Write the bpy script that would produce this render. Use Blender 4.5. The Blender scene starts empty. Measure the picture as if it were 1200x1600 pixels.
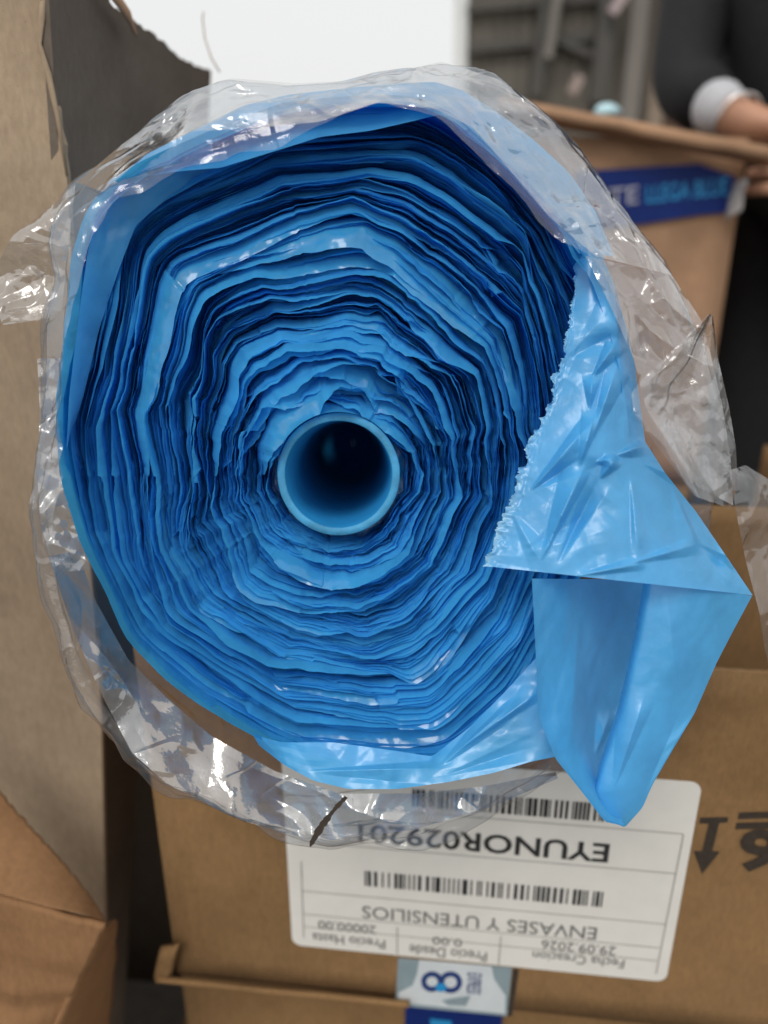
import bpy, bmesh, math, random
import numpy as np
from mathutils import Vector, Matrix

C = bpy.context.scene.collection
SC = bpy.context.scene
R = math.radians

# ------------------------------------------------------------------ camera
PITCH = R(21.0)
CAM = Vector((0, 0, 0.90))
RIGHT = Vector((1, 0, 0))
FWD = Vector((0, math.cos(PITCH), -math.sin(PITCH)))
UP = Vector((0, math.sin(PITCH), math.cos(PITCH)))
F = 1200.0                                   # focal length in photo pixels (1200 x 1600)
cd = bpy.data.cameras.new('camera')
cd.sensor_fit = 'VERTICAL'
cd.sensor_height = 7.6
cd.sensor_width = 5.7
cd.lens = 7.6 * F / 1600.0
cd.clip_start = 0.01
cd.clip_end = 3000
cd.dof.use_dof = True
cd.dof.focus_distance = 0.305
cd.dof.aperture_fstop = 1.05
cam = bpy.data.objects.new('camera', cd)
C.objects.link(cam)
cam.location = CAM
cam.rotation_euler = (math.pi / 2 - PITCH, 0, 0)
SC.camera = cam

# ------------------------------------------------------------------ light
SUN_EL, SUN_AZ = R(52), R(200)               # azimuth clockwise from +Y: behind the camera, a little left
w = bpy.data.worlds.new('World')
SC.world = w
w.use_nodes = True
nt = w.node_tree
bg = nt.nodes['Background']
sky = nt.nodes.new('ShaderNodeTexSky')
sky.sky_type = 'NISHITA'
sky.sun_disc = False
sky.sun_elevation = SUN_EL
sky.sun_rotation = SUN_AZ
sky.air_density = 1.0
sky.dust_density = 6.0
sky.ozone_density = 1.0
hs = nt.nodes.new('ShaderNodeHueSaturation')  # overcast: the cloud cover greys the blue
hs.inputs['Saturation'].default_value = 0.12
nt.links.new(sky.outputs[0], hs.inputs['Color'])
cl = nt.nodes.new('ShaderNodeMix')            # an even cloud layer over the clear sky
cl.data_type = 'RGBA'
cl.inputs[0].default_value = 0.75
nt.links.new(hs.outputs[0], cl.inputs[6])
cl.inputs[7].default_value = (6.6, 6.65, 6.6, 1)
nt.links.new(cl.outputs[2], bg.inputs['Color'])
bg.inputs['Strength'].default_value = 0.15
sl = bpy.data.lights.new('sun', 'SUN')
sl.energy = 1.0
sl.angle = R(25)
sl.color = (1.0, 0.96, 0.90)
so = bpy.data.objects.new('sun', sl)
C.objects.link(so)
sd = Vector((math.sin(SUN_AZ) * math.cos(SUN_EL), math.cos(SUN_AZ) * math.cos(SUN_EL), math.sin(SUN_EL)))
so.rotation_euler = sd.to_track_quat('Z', 'Y').to_euler()
so.location = (0, -2, 4)
SC.view_settings.view_transform = 'Standard'
SC.view_settings.look = 'None'
SC.view_settings.gamma = 1.0
SC.view_settings.exposure = 0.0
SC.render.engine = 'CYCLES'
SC.cycles.use_denoising = True
SC.cycles.max_bounces = 10
SC.cycles.diffuse_bounces = 5
SC.cycles.transmission_bounces = 8
SC.cycles.transparent_max_bounces = 24
SC.cycles.caustics_reflective = False
SC.cycles.caustics_refractive = False

# ------------------------------------------------------------------ helpers
def P(px, py, d):
    return CAM + RIGHT * ((px - 600) / F * d) - UP * ((py - 800) / F * d) + FWD * d

def ray(px, py):
    return RIGHT * ((px - 600) / F) - UP * ((py - 800) / F) + FWD

def on_plane(px, py, p0, n):
    r = ray(px, py)
    return CAM + r * ((p0 - CAM).dot(n) / r.dot(n))

def tag(o, label=None, cat=None, group=None, kind=None):
    if label: o['label'] = label
    if cat: o['category'] = cat
    if group: o['group'] = group
    if kind: o['kind'] = kind
    return o

def empty(name, M, label, cat, group=None):
    o = bpy.data.objects.new(name, None)
    C.objects.link(o)
    o.matrix_world = M
    o.empty_display_size = 0.02
    return tag(o, label, cat, group)

def link(name, me, mat, parent=None, smooth=False):
    if mat is not None:
        me.materials.append(mat)
    if smooth:
        me.polygons.foreach_set('use_smooth', [True] * len(me.polygons))
    o = bpy.data.objects.new(name, me)
    C.objects.link(o)
    if parent is not None:
        o.parent = parent
        if parent.type == 'EMPTY' and parent.get('world_children'):
            o.matrix_parent_inverse = parent.matrix_world.inverted()
        elif parent.parent is not None and parent.parent.get('world_children'):
            pass
    return o

def from_np(name, v, f, mat, parent=None, smooth=True):
    me = bpy.data.meshes.new(name)
    v = np.ascontiguousarray(v, dtype=np.float32)
    f = np.ascontiguousarray(f, dtype=np.int32)
    me.vertices.add(len(v))
    me.vertices.foreach_set('co', v.ravel())
    n = f.shape[1]
    me.loops.add(f.size)
    me.loops.foreach_set('vertex_index', f.ravel())
    me.polygons.add(len(f))
    me.polygons.foreach_set('loop_start', np.arange(0, f.size, n, dtype=np.int32))
    me.update(calc_edges=True)
    return link(name, me, mat, parent, smooth)

def grid_faces(nr, nc, wrap=False):
    i = np.arange(nr - 1)[:, None]
    j = np.arange(nc if wrap else nc - 1)[None, :]
    j2 = (j + 1) % nc
    a = i * nc + j; b = i * nc + j2; c = (i + 1) * nc + j2; d = (i + 1) * nc + j
    return np.stack([a, b, c, d], -1).reshape(-1, 4)

def hash3(ix, iy, iz, seed):
    h = (ix * 374761393 + iy * 668265263 + iz * 2147483647 + seed * 1274126177) & 0xffffffff
    h = ((h ^ (h >> 13)) * 1274126177) & 0xffffffff
    h = (h ^ (h >> 16)) & 0xffff
    return h / 32767.5 - 1.0

def vnoise(p, seed=0):
    """value noise of points p (..., 3), about -1..1"""
    p = np.asarray(p, dtype=np.float64)
    i = np.floor(p).astype(np.int64)
    f = p - i
    f = f * f * (3 - 2 * f)
    out = 0
    for dx in (0, 1):
        for dy in (0, 1):
            for dz in (0, 1):
                wgt = (f[..., 0] if dx else 1 - f[..., 0]) * (f[..., 1] if dy else 1 - f[..., 1]) * (f[..., 2] if dz else 1 - f[..., 2])
                out = out + wgt * hash3(i[..., 0] + dx, i[..., 1] + dy, i[..., 2] + dz, seed)
    return out

def crumple(p, lam, amp, seed, n=5, warp=0.6):
    """sharp creases: triangle waves in random directions, each fading in and out"""
    g = np.random.default_rng(seed)
    h = 0
    wv = vnoise(p / (lam * 1.6), seed + 91) * warp
    for k in range(n):
        d = g.normal(size=3); d /= np.linalg.norm(d)
        l = lam * g.uniform(0.6, 1.5)
        t = (p @ d) / l + g.uniform(0, 10) + wv
        tri = np.abs((t % 1.0) * 2 - 1)
        mask = np.clip(vnoise(p / (lam * 1.3), seed + 7 * k + 3) * 1.6 + 0.2, 0, 1)
        h = h + amp * mask * (tri - 0.5) * (l / lam)
    return h

def poly_interp(pts, n):
    """n points along a polyline, by arc length, lightly smoothed"""
    pts = np.array(pts, float)
    s = np.concatenate([[0], np.cumsum(np.linalg.norm(np.diff(pts, axis=0), axis=1))])
    t = np.linspace(0, s[-1], n)
    return np.stack([np.interp(t, s, pts[:, k]) for k in range(pts.shape[1])], 1)

# ------------------------------------------------------------------ materials
def new_mat(name):
    m = bpy.data.materials.new(name)
    m.use_nodes = True
    t = m.node_tree
    b = t.nodes['Principled BSDF']
    return m, t, b, t.nodes, t.links

def noise_node(t, scale, detail=3, rough=0.6, coord=None, stretch=None):
    n = t.nodes.new('ShaderNodeTexNoise')
    n.inputs['Scale'].default_value = scale
    n.inputs['Detail'].default_value = detail
    n.inputs['Roughness'].default_value = rough
    if coord is None:
        tc = t.nodes.new('ShaderNodeTexCoord')
        coord = tc.outputs['Object']
    if stretch:
        mp = t.nodes.new('ShaderNodeMapping')
        mp.inputs['Scale'].default_value = stretch
        t.links.new(coord, mp.inputs['Vector'])
        coord = mp.outputs[0]
    t.links.new(coord, n.inputs['Vector'])
    return n

def ramp(t, fac, stops):
    r = t.nodes.new('ShaderNodeValToRGB')
    el = r.color_ramp.elements
    el[0].position, el[0].color = stops[0][0], (*stops[0][1], 1)
    el[1].position, el[1].color = stops[1][0], (*stops[1][1], 1)
    for p, c in stops[2:]:
        e = el.new(p); e.color = (*c, 1)
    t.links.new(fac, r.inputs['Fac'])
    return r

def mixc(t, fac, a, b, mode='MIX'):
    m = t.nodes.new('ShaderNodeMix')
    m.data_type = 'RGBA'; m.blend_type = mode
    for sock, val in ((0, fac), (6, a), (7, b)):
        if isinstance(val, (int, float)): m.inputs[sock].default_value = val
        elif isinstance(val, tuple): m.inputs[sock].default_value = (*val, 1)
        else: t.links.new(val, m.inputs[sock])
    return m.outputs[2]

def cardboard(name, base, rough=0.85, bump=0.25):
    m, t, b, N, Lk = new_mat(name)
    d = tuple(c * 0.80 for c in base); l = tuple(min(1, c * 1.14) for c in base)
    big = noise_node(t, 9, 4, 0.6)
    r1 = ramp(t, big.outputs['Fac'], [(0.3, d), (0.7, l)])
    fib = noise_node(t, 420, 4, 0.7, stretch=(1, 1, 0.35))
    r2 = ramp(t, fib.outputs['Fac'], [(0.30, (0.80, 0.79, 0.77)), (0.66, (1.08, 1.08, 1.08))])
    col = mixc(t, 0.75, r1.outputs[0], r2.outputs[0], 'MULTIPLY')
    st = noise_node(t, 3.2, 6, 0.7)
    st.inputs['Distortion'].default_value = 0.8
    r4 = ramp(t, st.outputs['Fac'], [(0.36, (0.74, 0.72, 0.70)), (0.56, (1.04, 1.04, 1.04))])
    col = mixc(t, 0.8, col, r4.outputs[0], 'MULTIPLY')
    spk = noise_node(t, 900, 2, 0.5)
    r3 = ramp(t, spk.outputs['Fac'], [(0.24, (0.55, 0.5, 0.45)), (0.32, (1, 1, 1))])
    col = mixc(t, 0.6, col, r3.outputs[0], 'MULTIPLY')
    Lk.new(col, b.inputs['Base Color'])
    b.inputs['Roughness'].default_value = rough
    b.inputs['Specular IOR Level'].default_value = 0.25
    wv = N.new('ShaderNodeTexWave')              # the flutes print through faintly
    wv.inputs['Scale'].default_value = 38; wv.inputs['Distortion'].default_value = 0.6
    wv.bands_direction = 'X'
    tc = N.new('ShaderNodeTexCoord'); Lk.new(tc.outputs['Object'], wv.inputs['Vector'])
    mid = noise_node(t, 60, 4, 0.6)
    ma = N.new('ShaderNodeMath'); ma.operation = 'MULTIPLY_ADD'
    Lk.new(wv.outputs['Fac'], ma.inputs[0]); ma.inputs[1].default_value = 0.30
    Lk.new(mid.outputs['Fac'], ma.inputs[2])
    bp = N.new('ShaderNodeBump'); bp.inputs['Strength'].default_value = bump; bp.inputs['Distance'].default_value = 0.002
    Lk.new(ma.outputs[0], bp.inputs['Height']); Lk.new(bp.outputs[0], b.inputs['Normal'])
    return m

def plain(name, col, rough=0.6, var=0.12, scale=40, metal=0, bump=0.0, spec=0.5):
    m, t, b, N, Lk = new_mat(name)
    n = noise_node(t, scale, 4)
    r = ramp(t, n.outputs['Fac'], [(0.3, tuple(c * (1 - var) for c in col)), (0.7, tuple(min(1, c * (1 + var)) for c in col))])
    Lk.new(r.outputs[0], b.inputs['Base Color'])
    b.inputs['Roughness'].default_value = rough
    b.inputs['Metallic'].default_value = metal
    b.inputs['Specular IOR Level'].default_value = spec
    if bump:
        bp = N.new('ShaderNodeBump'); bp.inputs['Strength'].default_value = bump; bp.inputs['Distance'].default_value = 0.004
        Lk.new(n.outputs['Fac'], bp.inputs['Height']); Lk.new(bp.outputs[0], b.inputs['Normal'])
    return m

def film(name, col, trans=0.38, rough=0.30, stress=False, bump=0.35, tcol=None, bdist=0.0012, spec=0.8, crs=170, vor=0.5):
    """coloured polyethylene: glossy skin, part of the light goes through"""
    m, t, b, N, Lk = new_mat(name)
    n = noise_node(t, 55, 4, 0.6)
    r = ramp(t, n.outputs['Fac'], [(0.3, tuple(c * 0.88 for c in col)), (0.7, tuple(min(1, c * 1.1) for c in col))])
    c = r.outputs[0]
    tc_ = tcol or tuple(min(1, x * 1.25) for x in col)
    if stress:
        at = N.new('ShaderNodeAttribute'); at.attribute_name = 'stress'
        c = mixc(t, at.outputs['Fac'], c, (0.42, 0.72, 0.86))
    Lk.new(c, b.inputs['Base Color'])
    b.inputs['Roughness'].default_value = rough
    b.inputs['Specular IOR Level'].default_value = spec
    cr = noise_node(t, crs, 2, 0.45, stretch=(1, 1, 0.5))
    vo = N.new('ShaderNodeTexVoronoi'); vo.feature = 'DISTANCE_TO_EDGE'; vo.inputs['Scale'].default_value = 90
    tcn = N.new('ShaderNodeTexCoord'); Lk.new(tcn.outputs['Object'], vo.inputs['Vector'])
    ma = N.new('ShaderNodeMath'); ma.operation = 'MULTIPLY_ADD'
    Lk.new(vo.outputs['Distance'], ma.inputs[0]); ma.inputs[1].default_value = vor
    Lk.new(cr.outputs['Fac'], ma.inputs[2])
    bp = N.new('ShaderNodeBump'); bp.inputs['Strength'].default_value = bump; bp.inputs['Distance'].default_value = bdist
    Lk.new(ma.outputs[0], bp.inputs['Height']); Lk.new(bp.outputs[0], b.inputs['Normal'])
    tr = N.new('ShaderNodeBsdfTranslucent')
    tr.inputs['Color'].default_value = (*tc_, 1)
    Lk.new(bp.outputs[0], tr.inputs['Normal'])
    mx = N.new('ShaderNodeMixShader'); mx.inputs[0].default_value = trans
    Lk.new(b.outputs[0], mx.inputs[1]); Lk.new(tr.outputs[0], mx.inputs[2])
    Lk.new(mx.outputs[0], N['Material Output'].inputs['Surface'])
    return m

def clear_film(name, milk=0.10, gloss=1.0):
    m, t, b, N, Lk = new_mat(name)
    cr = noise_node(t, 120, 4, 0.6)
    bp0 = N.new('ShaderNodeBump'); bp0.inputs['Strength'].default_value = 0.25; bp0.inputs['Distance'].default_value = 0.002
    Lk.new(cr.outputs['Fac'], bp0.inputs['Height'])
    rg = noise_node(t, 24, 2, 0.5, stretch=(1, 1, 0.4))              # sharp crease lines where the noise crosses its middle
    rg.inputs['Distortion'].default_value = 0.5
    sb_ = N.new('ShaderNodeMath'); sb_.operation = 'SUBTRACT'; sb_.inputs[1].default_value = 0.5; Lk.new(rg.outputs['Fac'], sb_.inputs[0])
    ab = N.new('ShaderNodeMath'); ab.operation = 'ABSOLUTE'; Lk.new(sb_.outputs[0], ab.inputs[0])
    rr_ = ramp(t, ab.outputs[0], [(0.0, (1, 1, 1)), (0.03, (0, 0, 0))])
    bp = N.new('ShaderNodeBump'); bp.inputs['Strength'].default_value = 0.45; bp.inputs['Distance'].default_value = 0.001
    Lk.new(rr_.outputs[0], bp.inputs['Height']); Lk.new(bp0.outputs[0], bp.inputs['Normal'])
    tp = N.new('ShaderNodeBsdfTransparent'); tp.inputs['Color'].default_value = (0.97, 0.975, 0.98, 1)
    b.inputs['Base Color'].default_value = (0.85, 0.86, 0.87, 1); b.inputs['Roughness'].default_value = 0.5
    tl = N.new('ShaderNodeBsdfTranslucent'); tl.inputs['Color'].default_value = (0.85, 0.86, 0.87, 1)
    mk = N.new('ShaderNodeMixShader'); mk.inputs[0].default_value = 0.5
    Lk.new(b.outputs[0], mk.inputs[1]); Lk.new(tl.outputs[0], mk.inputs[2])
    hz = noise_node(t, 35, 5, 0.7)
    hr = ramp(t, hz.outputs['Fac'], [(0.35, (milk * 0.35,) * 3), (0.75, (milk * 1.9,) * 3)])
    m1 = N.new('ShaderNodeMixShader')
    Lk.new(hr.outputs[0], m1.inputs[0]); Lk.new(tp.outputs[0], m1.inputs[1]); Lk.new(mk.outputs[0], m1.inputs[2])
    gl = N.new('ShaderNodeBsdfGlossy'); gl.inputs['Roughness'].default_value = 0.07
    Lk.new(bp.outputs[0], gl.inputs['Normal'])
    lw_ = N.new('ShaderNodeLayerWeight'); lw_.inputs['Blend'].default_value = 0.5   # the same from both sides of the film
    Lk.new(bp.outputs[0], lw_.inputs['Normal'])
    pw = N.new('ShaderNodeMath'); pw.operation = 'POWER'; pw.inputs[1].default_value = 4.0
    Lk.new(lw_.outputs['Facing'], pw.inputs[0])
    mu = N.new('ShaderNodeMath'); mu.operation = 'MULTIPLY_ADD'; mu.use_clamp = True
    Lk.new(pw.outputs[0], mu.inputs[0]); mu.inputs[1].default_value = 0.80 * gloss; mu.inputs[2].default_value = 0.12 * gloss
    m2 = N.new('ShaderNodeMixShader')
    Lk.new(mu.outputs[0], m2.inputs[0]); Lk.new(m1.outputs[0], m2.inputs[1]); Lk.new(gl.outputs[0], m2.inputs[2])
    Lk.new(m2.outputs[0], N['Material Output'].inputs['Surface'])
    return m

M_TAN = cardboard('tan_board', (0.36, 0.27, 0.185))
M_TAN2 = cardboard('brown_board', (0.255, 0.147, 0.064))
M_RUST = cardboard('rusty_board', (0.30, 0.16, 0.075))
M_PINK = cardboard('pinkish_board', (0.42, 0.252, 0.152))
M_SHADEB = cardboard('shaded_board', (0.15, 0.120, 0.095))  # side boards of the tan carton, their shade put into a darker colour
M_FILM = film('blue_film', (0.070, 0.44, 0.765), trans=0.50, rough=0.16, bump=0.7, bdist=0.0040, spec=1.0, crs=85, vor=0.0)
M_FLAP = film('blue_bag_film', (0.10, 0.46, 0.84), trans=0.30, rough=0.27, stress=True, bump=0.25)
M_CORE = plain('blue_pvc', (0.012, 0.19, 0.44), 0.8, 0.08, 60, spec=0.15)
M_CLEAR = clear_film('clear_film', 0.05)
M_CLEAR4 = clear_film('soft_clear_film', 0.11, 1.1)
M_CLEAR2 = clear_film('milky_clear_film', 0.10, 1.9)
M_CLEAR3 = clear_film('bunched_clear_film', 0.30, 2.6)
M_PAPER = plain('label_paper', (0.74, 0.72, 0.67), 0.55, 0.03, 60)
M_INK = plain('black_ink', (0.02, 0.02, 0.022), 0.6, 0.1, 200)
M_INKG = plain('grey_ink', (0.13, 0.13, 0.125), 0.6, 0.2, 200)
M_LINE = plain('rule_ink', (0.30, 0.29, 0.27), 0.6, 0.2, 200)
M_PRINT = plain('brown_print', (0.035, 0.024, 0.016), 0.75, 0.25, 300)
M_BTAPE = plain('blue_tape', (0.003, 0.020, 0.145), 0.5, 0.08, 30, spec=0.25)
M_CYAN = plain('cyan_print', (0.015, 0.26, 0.56), 0.4, 0.08, 60)
M_STICK = plain('silver_sticker', (0.24, 0.31, 0.34), 0.3, 0.1, 60)
M_STICKW = plain('sticker_white', (0.60, 0.64, 0.66), 0.35, 0.06, 60)
M_NAVY = plain('navy_print', (0.012, 0.04, 0.17), 0.4, 0.08, 60)
M_WHITEP = plain('white_print', (0.34, 0.34, 0.42), 0.4, 0.05, 60)

# ------------------------------------------------------------------ board panels
def panel(name, p0, u, v, thick, mat, parent, nu=14, nv=14, bulge=0.0015, seed=0, ragged=None, outline=None):
    """a closed cardboard slab: p0 + s*u + t*v, thickness along -normal; ragged: amplitude on the v=1 edge"""
    p0, u, v = Vector(p0), Vector(u), Vector(v)
    n = u.cross(v).normalized()
    s = np.linspace(0, 1, nu); t = np.linspace(0, 1, nv)
    S, T = np.meshgrid(s, t)
    if ragged:
        g = np.random.default_rng(seed + 5)
        e = np.interp(s, np.linspace(0, 1, max(4, nu // 2)), g.normal(size=max(4, nu // 2))) * ragged
        T = T + (T ** 4) * e[None, :]
    base = np.array(p0) + S[..., None] * np.array(u) + T[..., None] * np.array(v)
    h = vnoise(base * 7 + seed * 3.1, seed) * bulge + vnoise(base * 28 + seed, seed + 2) * bulge * 0.35
    fade = np.minimum(1, 6 * np.minimum(np.minimum(S, 1 - S), np.minimum(np.clip(T, 0, 1), np.clip(1 - T, 0, 1))) + 0.25)
    front = base + (h * fade)[..., None] * np.array(n)
    back = front - thick * np.array(n)
    k = nu * nv
    V = np.concatenate([front.reshape(-1, 3), back.reshape(-1, 3)])
    f = grid_faces(nv, nu)
    fb = f[:, ::-1] + k
    idx = np.arange(k).reshape(nv, nu)
    loop = np.concatenate([idx[0, :], idx[1:, -1], idx[-1, -2::-1], idx[-2:0:-1, 0]])
    l2 = np.roll(loop, -1)
    side = np.stack([l2, loop, loop + k, l2 + k], 1)
    o = from_np(name, V, np.concatenate([f, fb, side]), mat, parent, smooth=False)
    return o

def slab(name, pts, n, thick, mat, parent, ragged=(), seed=0, bulge=0.0):
    """a plate from a planar outline; edges listed in ragged get torn teeth"""
    g = random.Random(seed)
    n = Vector(n).normalized()
    out = []
    for i, p in enumerate(pts):
        a, b = Vector(p), Vector(pts[(i + 1) % len(pts)])
        out.append(a)
        if i in ragged:
            k = max(3, int((b - a).length / 0.006))
            side = (b - a).cross(n).normalized()
            for j in range(1, k):
                out.append(a.lerp(b, (j + g.uniform(-.3, .3)) / k) + side * g.uniform(-0.0011, 0.0011))
    bm = bmesh.new()
    vs = [bm.verts.new(p) for p in out]
    f = bm.faces.new(vs)
    r = bmesh.ops.extrude_face_region(bm, geom=[f])
    for e in r['geom']:
        if isinstance(e, bmesh.types.BMVert):
            e.co -= n * thick
    bmesh.ops.recalc_face_normals(bm, faces=bm.faces)
    me = bpy.data.meshes.new(name); bm.to_mesh(me); bm.free()
    return link(name, me, mat, parent)

def carton_root(name, loc, label, group=None):
    return empty(name, Matrix.Translation(loc), label, 'carton', group)

def setparent(o, root):
    o.parent = root
    o.matrix_parent_inverse = root.matrix_world.inverted()

class Carton:
    """a box of separate board panels; corner = front bottom left, h right, b backwards"""
    def __init__(s, name, corner, h, b, w_, d_, hh, mat, label, seed=0, top=True, th=0.004, group=None, bulge=0.0015):
        s.root = carton_root(name, corner, label, group)
        h, b = h.normalized(), b.normalized()
        z = Vector((0, 0, hh))
        c = Vector(corner)
        s.parts = []
        add = lambda nm, p0, u, v, **k: s.parts.append(panel(nm, p0, u, v, th, mat, None, bulge=bulge, seed=seed + len(s.parts), **k))
        add('front_panel', c, h * w_, z)
        add('back_panel', c + h * w_ + b * d_, -h * w_, z)
        add('side_panel', c + b * (d_ - th) , -b * (d_ - 2 * th), z)
        add('side_panel', c + h * w_ + b * th, b * (d_ - 2 * th), z)
        add('bottom_panel', c + h * th + b * th + Vector((0, 0, th + .001)), h * (w_ - 2 * th), b * (d_ - 2 * th))
        if top:
            half = (d_) / 2 - .001
            add('top_flap', c + z + Vector((0, 0, th + .0005)), h * w_, b * half)
            add('top_flap', c + z + b * (half + .002) + Vector((0, 0, th + .0005)), h * w_, b * half)
        for o in s.parts:
            setparent(o, s.root)

def wpart(o, root):
    """parent an object whose mesh is in world coordinates"""
    setparent(o, root)
    return o

# ------------------------------------------------------------------ ground
mg, t, b, N_, Lk = new_mat('worn_pavement')
n1 = noise_node(t, 0.9, 6, 0.65); n2 = noise_node(t, 45, 4, 0.7)
r1 = ramp(t, n1.outputs['Fac'], [(0.3, (0.12, 0.105, 0.09)), (0.7, (0.21, 0.19, 0.165))])
r2 = ramp(t, n2.outputs['Fac'], [(0.3, (0.75, 0.75, 0.75)), (0.7, (1.1, 1.1, 1.1))])
Lk.new(mixc(t, 1.0, r1.outputs[0], r2.outputs[0], 'MULTIPLY'), b.inputs['Base Color'])
b.inputs['Roughness'].default_value = 0.9
me = bpy.data.meshes.new('ground')
me.from_pydata([(-600, -600, 0), (600, -600, 0), (600, 600, 0), (-600, 600, 0)], [], [(0, 1, 2, 3)])
tag(link('ground', me, mg), kind='structure')

# ------------------------------------------------------------------ the labelled carton
DOWN = Vector((0, 0, -1))
LAB_D = 0.47                                    # depth of the label's lower left corner
pBL = P(457, 1475, LAB_D)
lineN = ray(457, 1475).cross(ray(1040, 1533))
H = lineN.cross(DOWN).normalized()              # the carton's horizontal edge
if H.x < 0: H = -H
NF = H.cross(Vector((0, 0, 1))).normalized()    # face normal, towards the camera
BK = -NF
def face(px, py, off=0.0):
    return on_plane(px, py, pBL + NF * off, NF)
zc = face(800, 1578).z                          # bottom of the carton
zt = face(1133, 1049).z                         # its top rim
left = face(247, 1300)
corner = Vector((left.x, left.y, zc)) 
W1 = 0.46
c1 = Carton('cardboard_carton', corner, H, BK, W1, 0.42, zt - zc, M_TAN2,
            'open brown carton under the blue roll with white shipping label upside down', seed=11, top=False, bulge=0.0002)
root1 = c1.root
# a side flap folded down inside, behind the rim
for v_ in c1.parts[1].data.vertices:             # its back wall is cut low
    v_.co.z = zc + (v_.co.z - zc) * 0.55
fa = face(1120, 1049) + BK * 0.10
wpart(panel('inner_flap', Vector((fa.x, fa.y, zt - 0.10)) - H * 0.06, H * 0.30, Vector((0, 0, 0.145)) + BK * 0.01, 0.004, M_TAN2, None, seed=31, ragged=0.01), root1)
# worn lower corner: crushed board lip along the bottom edge
lip = []
pA, pB = face(248, 1522, .001), face(640, 1561, .001)
wpart(panel('crushed_lip', pA + Vector((0, 0, -0.004)) + NF * 0.001, (pB - pA), Vector((0, 0, 0.004)) + NF * 0.005, 0.003, M_TAN2, None, nu=40, nv=3, bulge=0.002, seed=77), root1)
wpart(panel('crushed_corner', face(240, 1528, .001), face(268, 1524, .003) - face(240, 1528, .001), face(250, 1482, .006) - face(240, 1528, .001), 0.003, M_TAN2, None, nu=8, nv=8, bulge=0.006, seed=78), root1)

def flat(name, pts, off, mat, parent_root, thick=0.00015):
    """a flat printed shape on the carton's face, outline in photo pixels"""
    q = [face(x, y, off) for x, y in pts]
    return slab(name, q, NF, thick, mat, None)

def child_of_part(o, part):
    o.parent = part
    o.matrix_parent_inverse = part.matrix_world.inverted()
    return o

bpy.context.view_layer.update()
# label, corners rounded
u0 = -H; v0 = DOWN
TRp = face(1100, 1224); BRp = face(1040, 1533)
Wl = (BRp - pBL).dot(H)
# make it a true rectangle: horizontal H, vertical DOWN, corner BL/BR at the bottom
Hl = face(1070, 1533).z
top_z = face(1100, 1222).z
Hl = top_z - pBL.z
rc = 0.006
lab = []
orgn = pBL + NF * 0.0006
for cx, cy, a0 in ((rc, rc, 180), (Wl - rc, rc, 270), (Wl - rc, Hl - rc, 0), (rc, Hl - rc, 90)):
    for k in range(7):
        a = R(a0 + k * 15)
        lab.append(orgn + H * (cx + rc * math.cos(a)) + Vector((0, 0, 1)) * (cy + rc * math.sin(a)))
label = slab('shipping_label', lab, NF, 0.0004, M_PAPER, None)
wpart(label, root1)
bpy.context.view_layer.update()

def text_mesh(name, txt, bold=0.0):
    cu = bpy.data.curves.new(name, 'FONT')
    cu.body = txt
    cu.size = 1.0
    cu.offset = bold
    cu.resolution_u = 3
    o = bpy.data.objects.new(name, cu)
    C.objects.link(o)
    dg = bpy.context.evaluated_depsgraph_get()
    me = bpy.data.meshes.new_from_object(o.evaluated_get(dg))
    bpy.data.objects.remove(o); bpy.data.curves.remove(cu)
    co = np.empty(len(me.vertices) * 3, np.float32); me.vertices.foreach_get('co', co)
    return me, co.reshape(-1, 3)

def put_text(name, txt, start, end, cap, mat, part, hit, xdir, ydir, nrm, off, bold=0.0, capfrac=None):
    """letters on a plane: start/end = world points of the base line, cap = letter height in metres"""
    me, co = text_mesh(name, txt, bold)
    x0, x1 = co[:, 0].min(), co[:, 0].max()
    y1 = co[:, 1].max(); y0 = 0 if co[:, 1].min() > -0.05 else 0
    sx = (end - start).dot(xdir) / (x1 - x0)
    sy = cap / max(0.5, y1 - y0)
    V = np.array(start)[None] + ((co[:, 0] - x0) * sx)[:, None] * np.array(xdir) + ((co[:, 1] - y0) * sy)[:, None] * np.array(ydir) + off * np.array(nrm)
    me.vertices.foreach_set('co', V.astype(np.float32).ravel())
    me.update()
    o = link(name, me, mat)
    child_of_part(o, part)
    return o

def lt(name, txt, sp, ep, capp, mat, bold=0.0):
    a = face(*sp, 0.0006); e = face(*ep, 0.0006)
    cap = (face(*capp, 0.0006) - a).dot(DOWN)
    put_text(name, txt, a, e, cap, mat, label, None, -H, DOWN, NF, 0.0004, bold)

lt('label_text', 'EYUNOR029201', (953, 1319), (560, 1309), (953, 1348), M_INK, 0.018)
lt('label_text', 'ENVASES Y UTENSILIOS', (933, 1449), (566, 1421), (933, 1468), M_INKG)
lt('label_text', '29.09.2026', (963, 1479), (846, 1475), (963, 1493), M_INKG)
lt('label_text', 'Fecha Creacion', (976, 1499), (832, 1494), (976, 1513), M_INKG)
lt('label_text', '0.00', (722, 1467), (676, 1463), (722, 1479), M_INKG)
lt('label_text', 'Precio Desde', (761, 1487), (640, 1478), (761, 1502), M_INKG)
lt('label_text', '20000.00', (588, 1446), (497, 1438), (588, 1459), M_INKG)
lt('label_text', 'Precio Hasta', (602, 1468), (488, 1457), (602, 1482), M_INKG)

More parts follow.
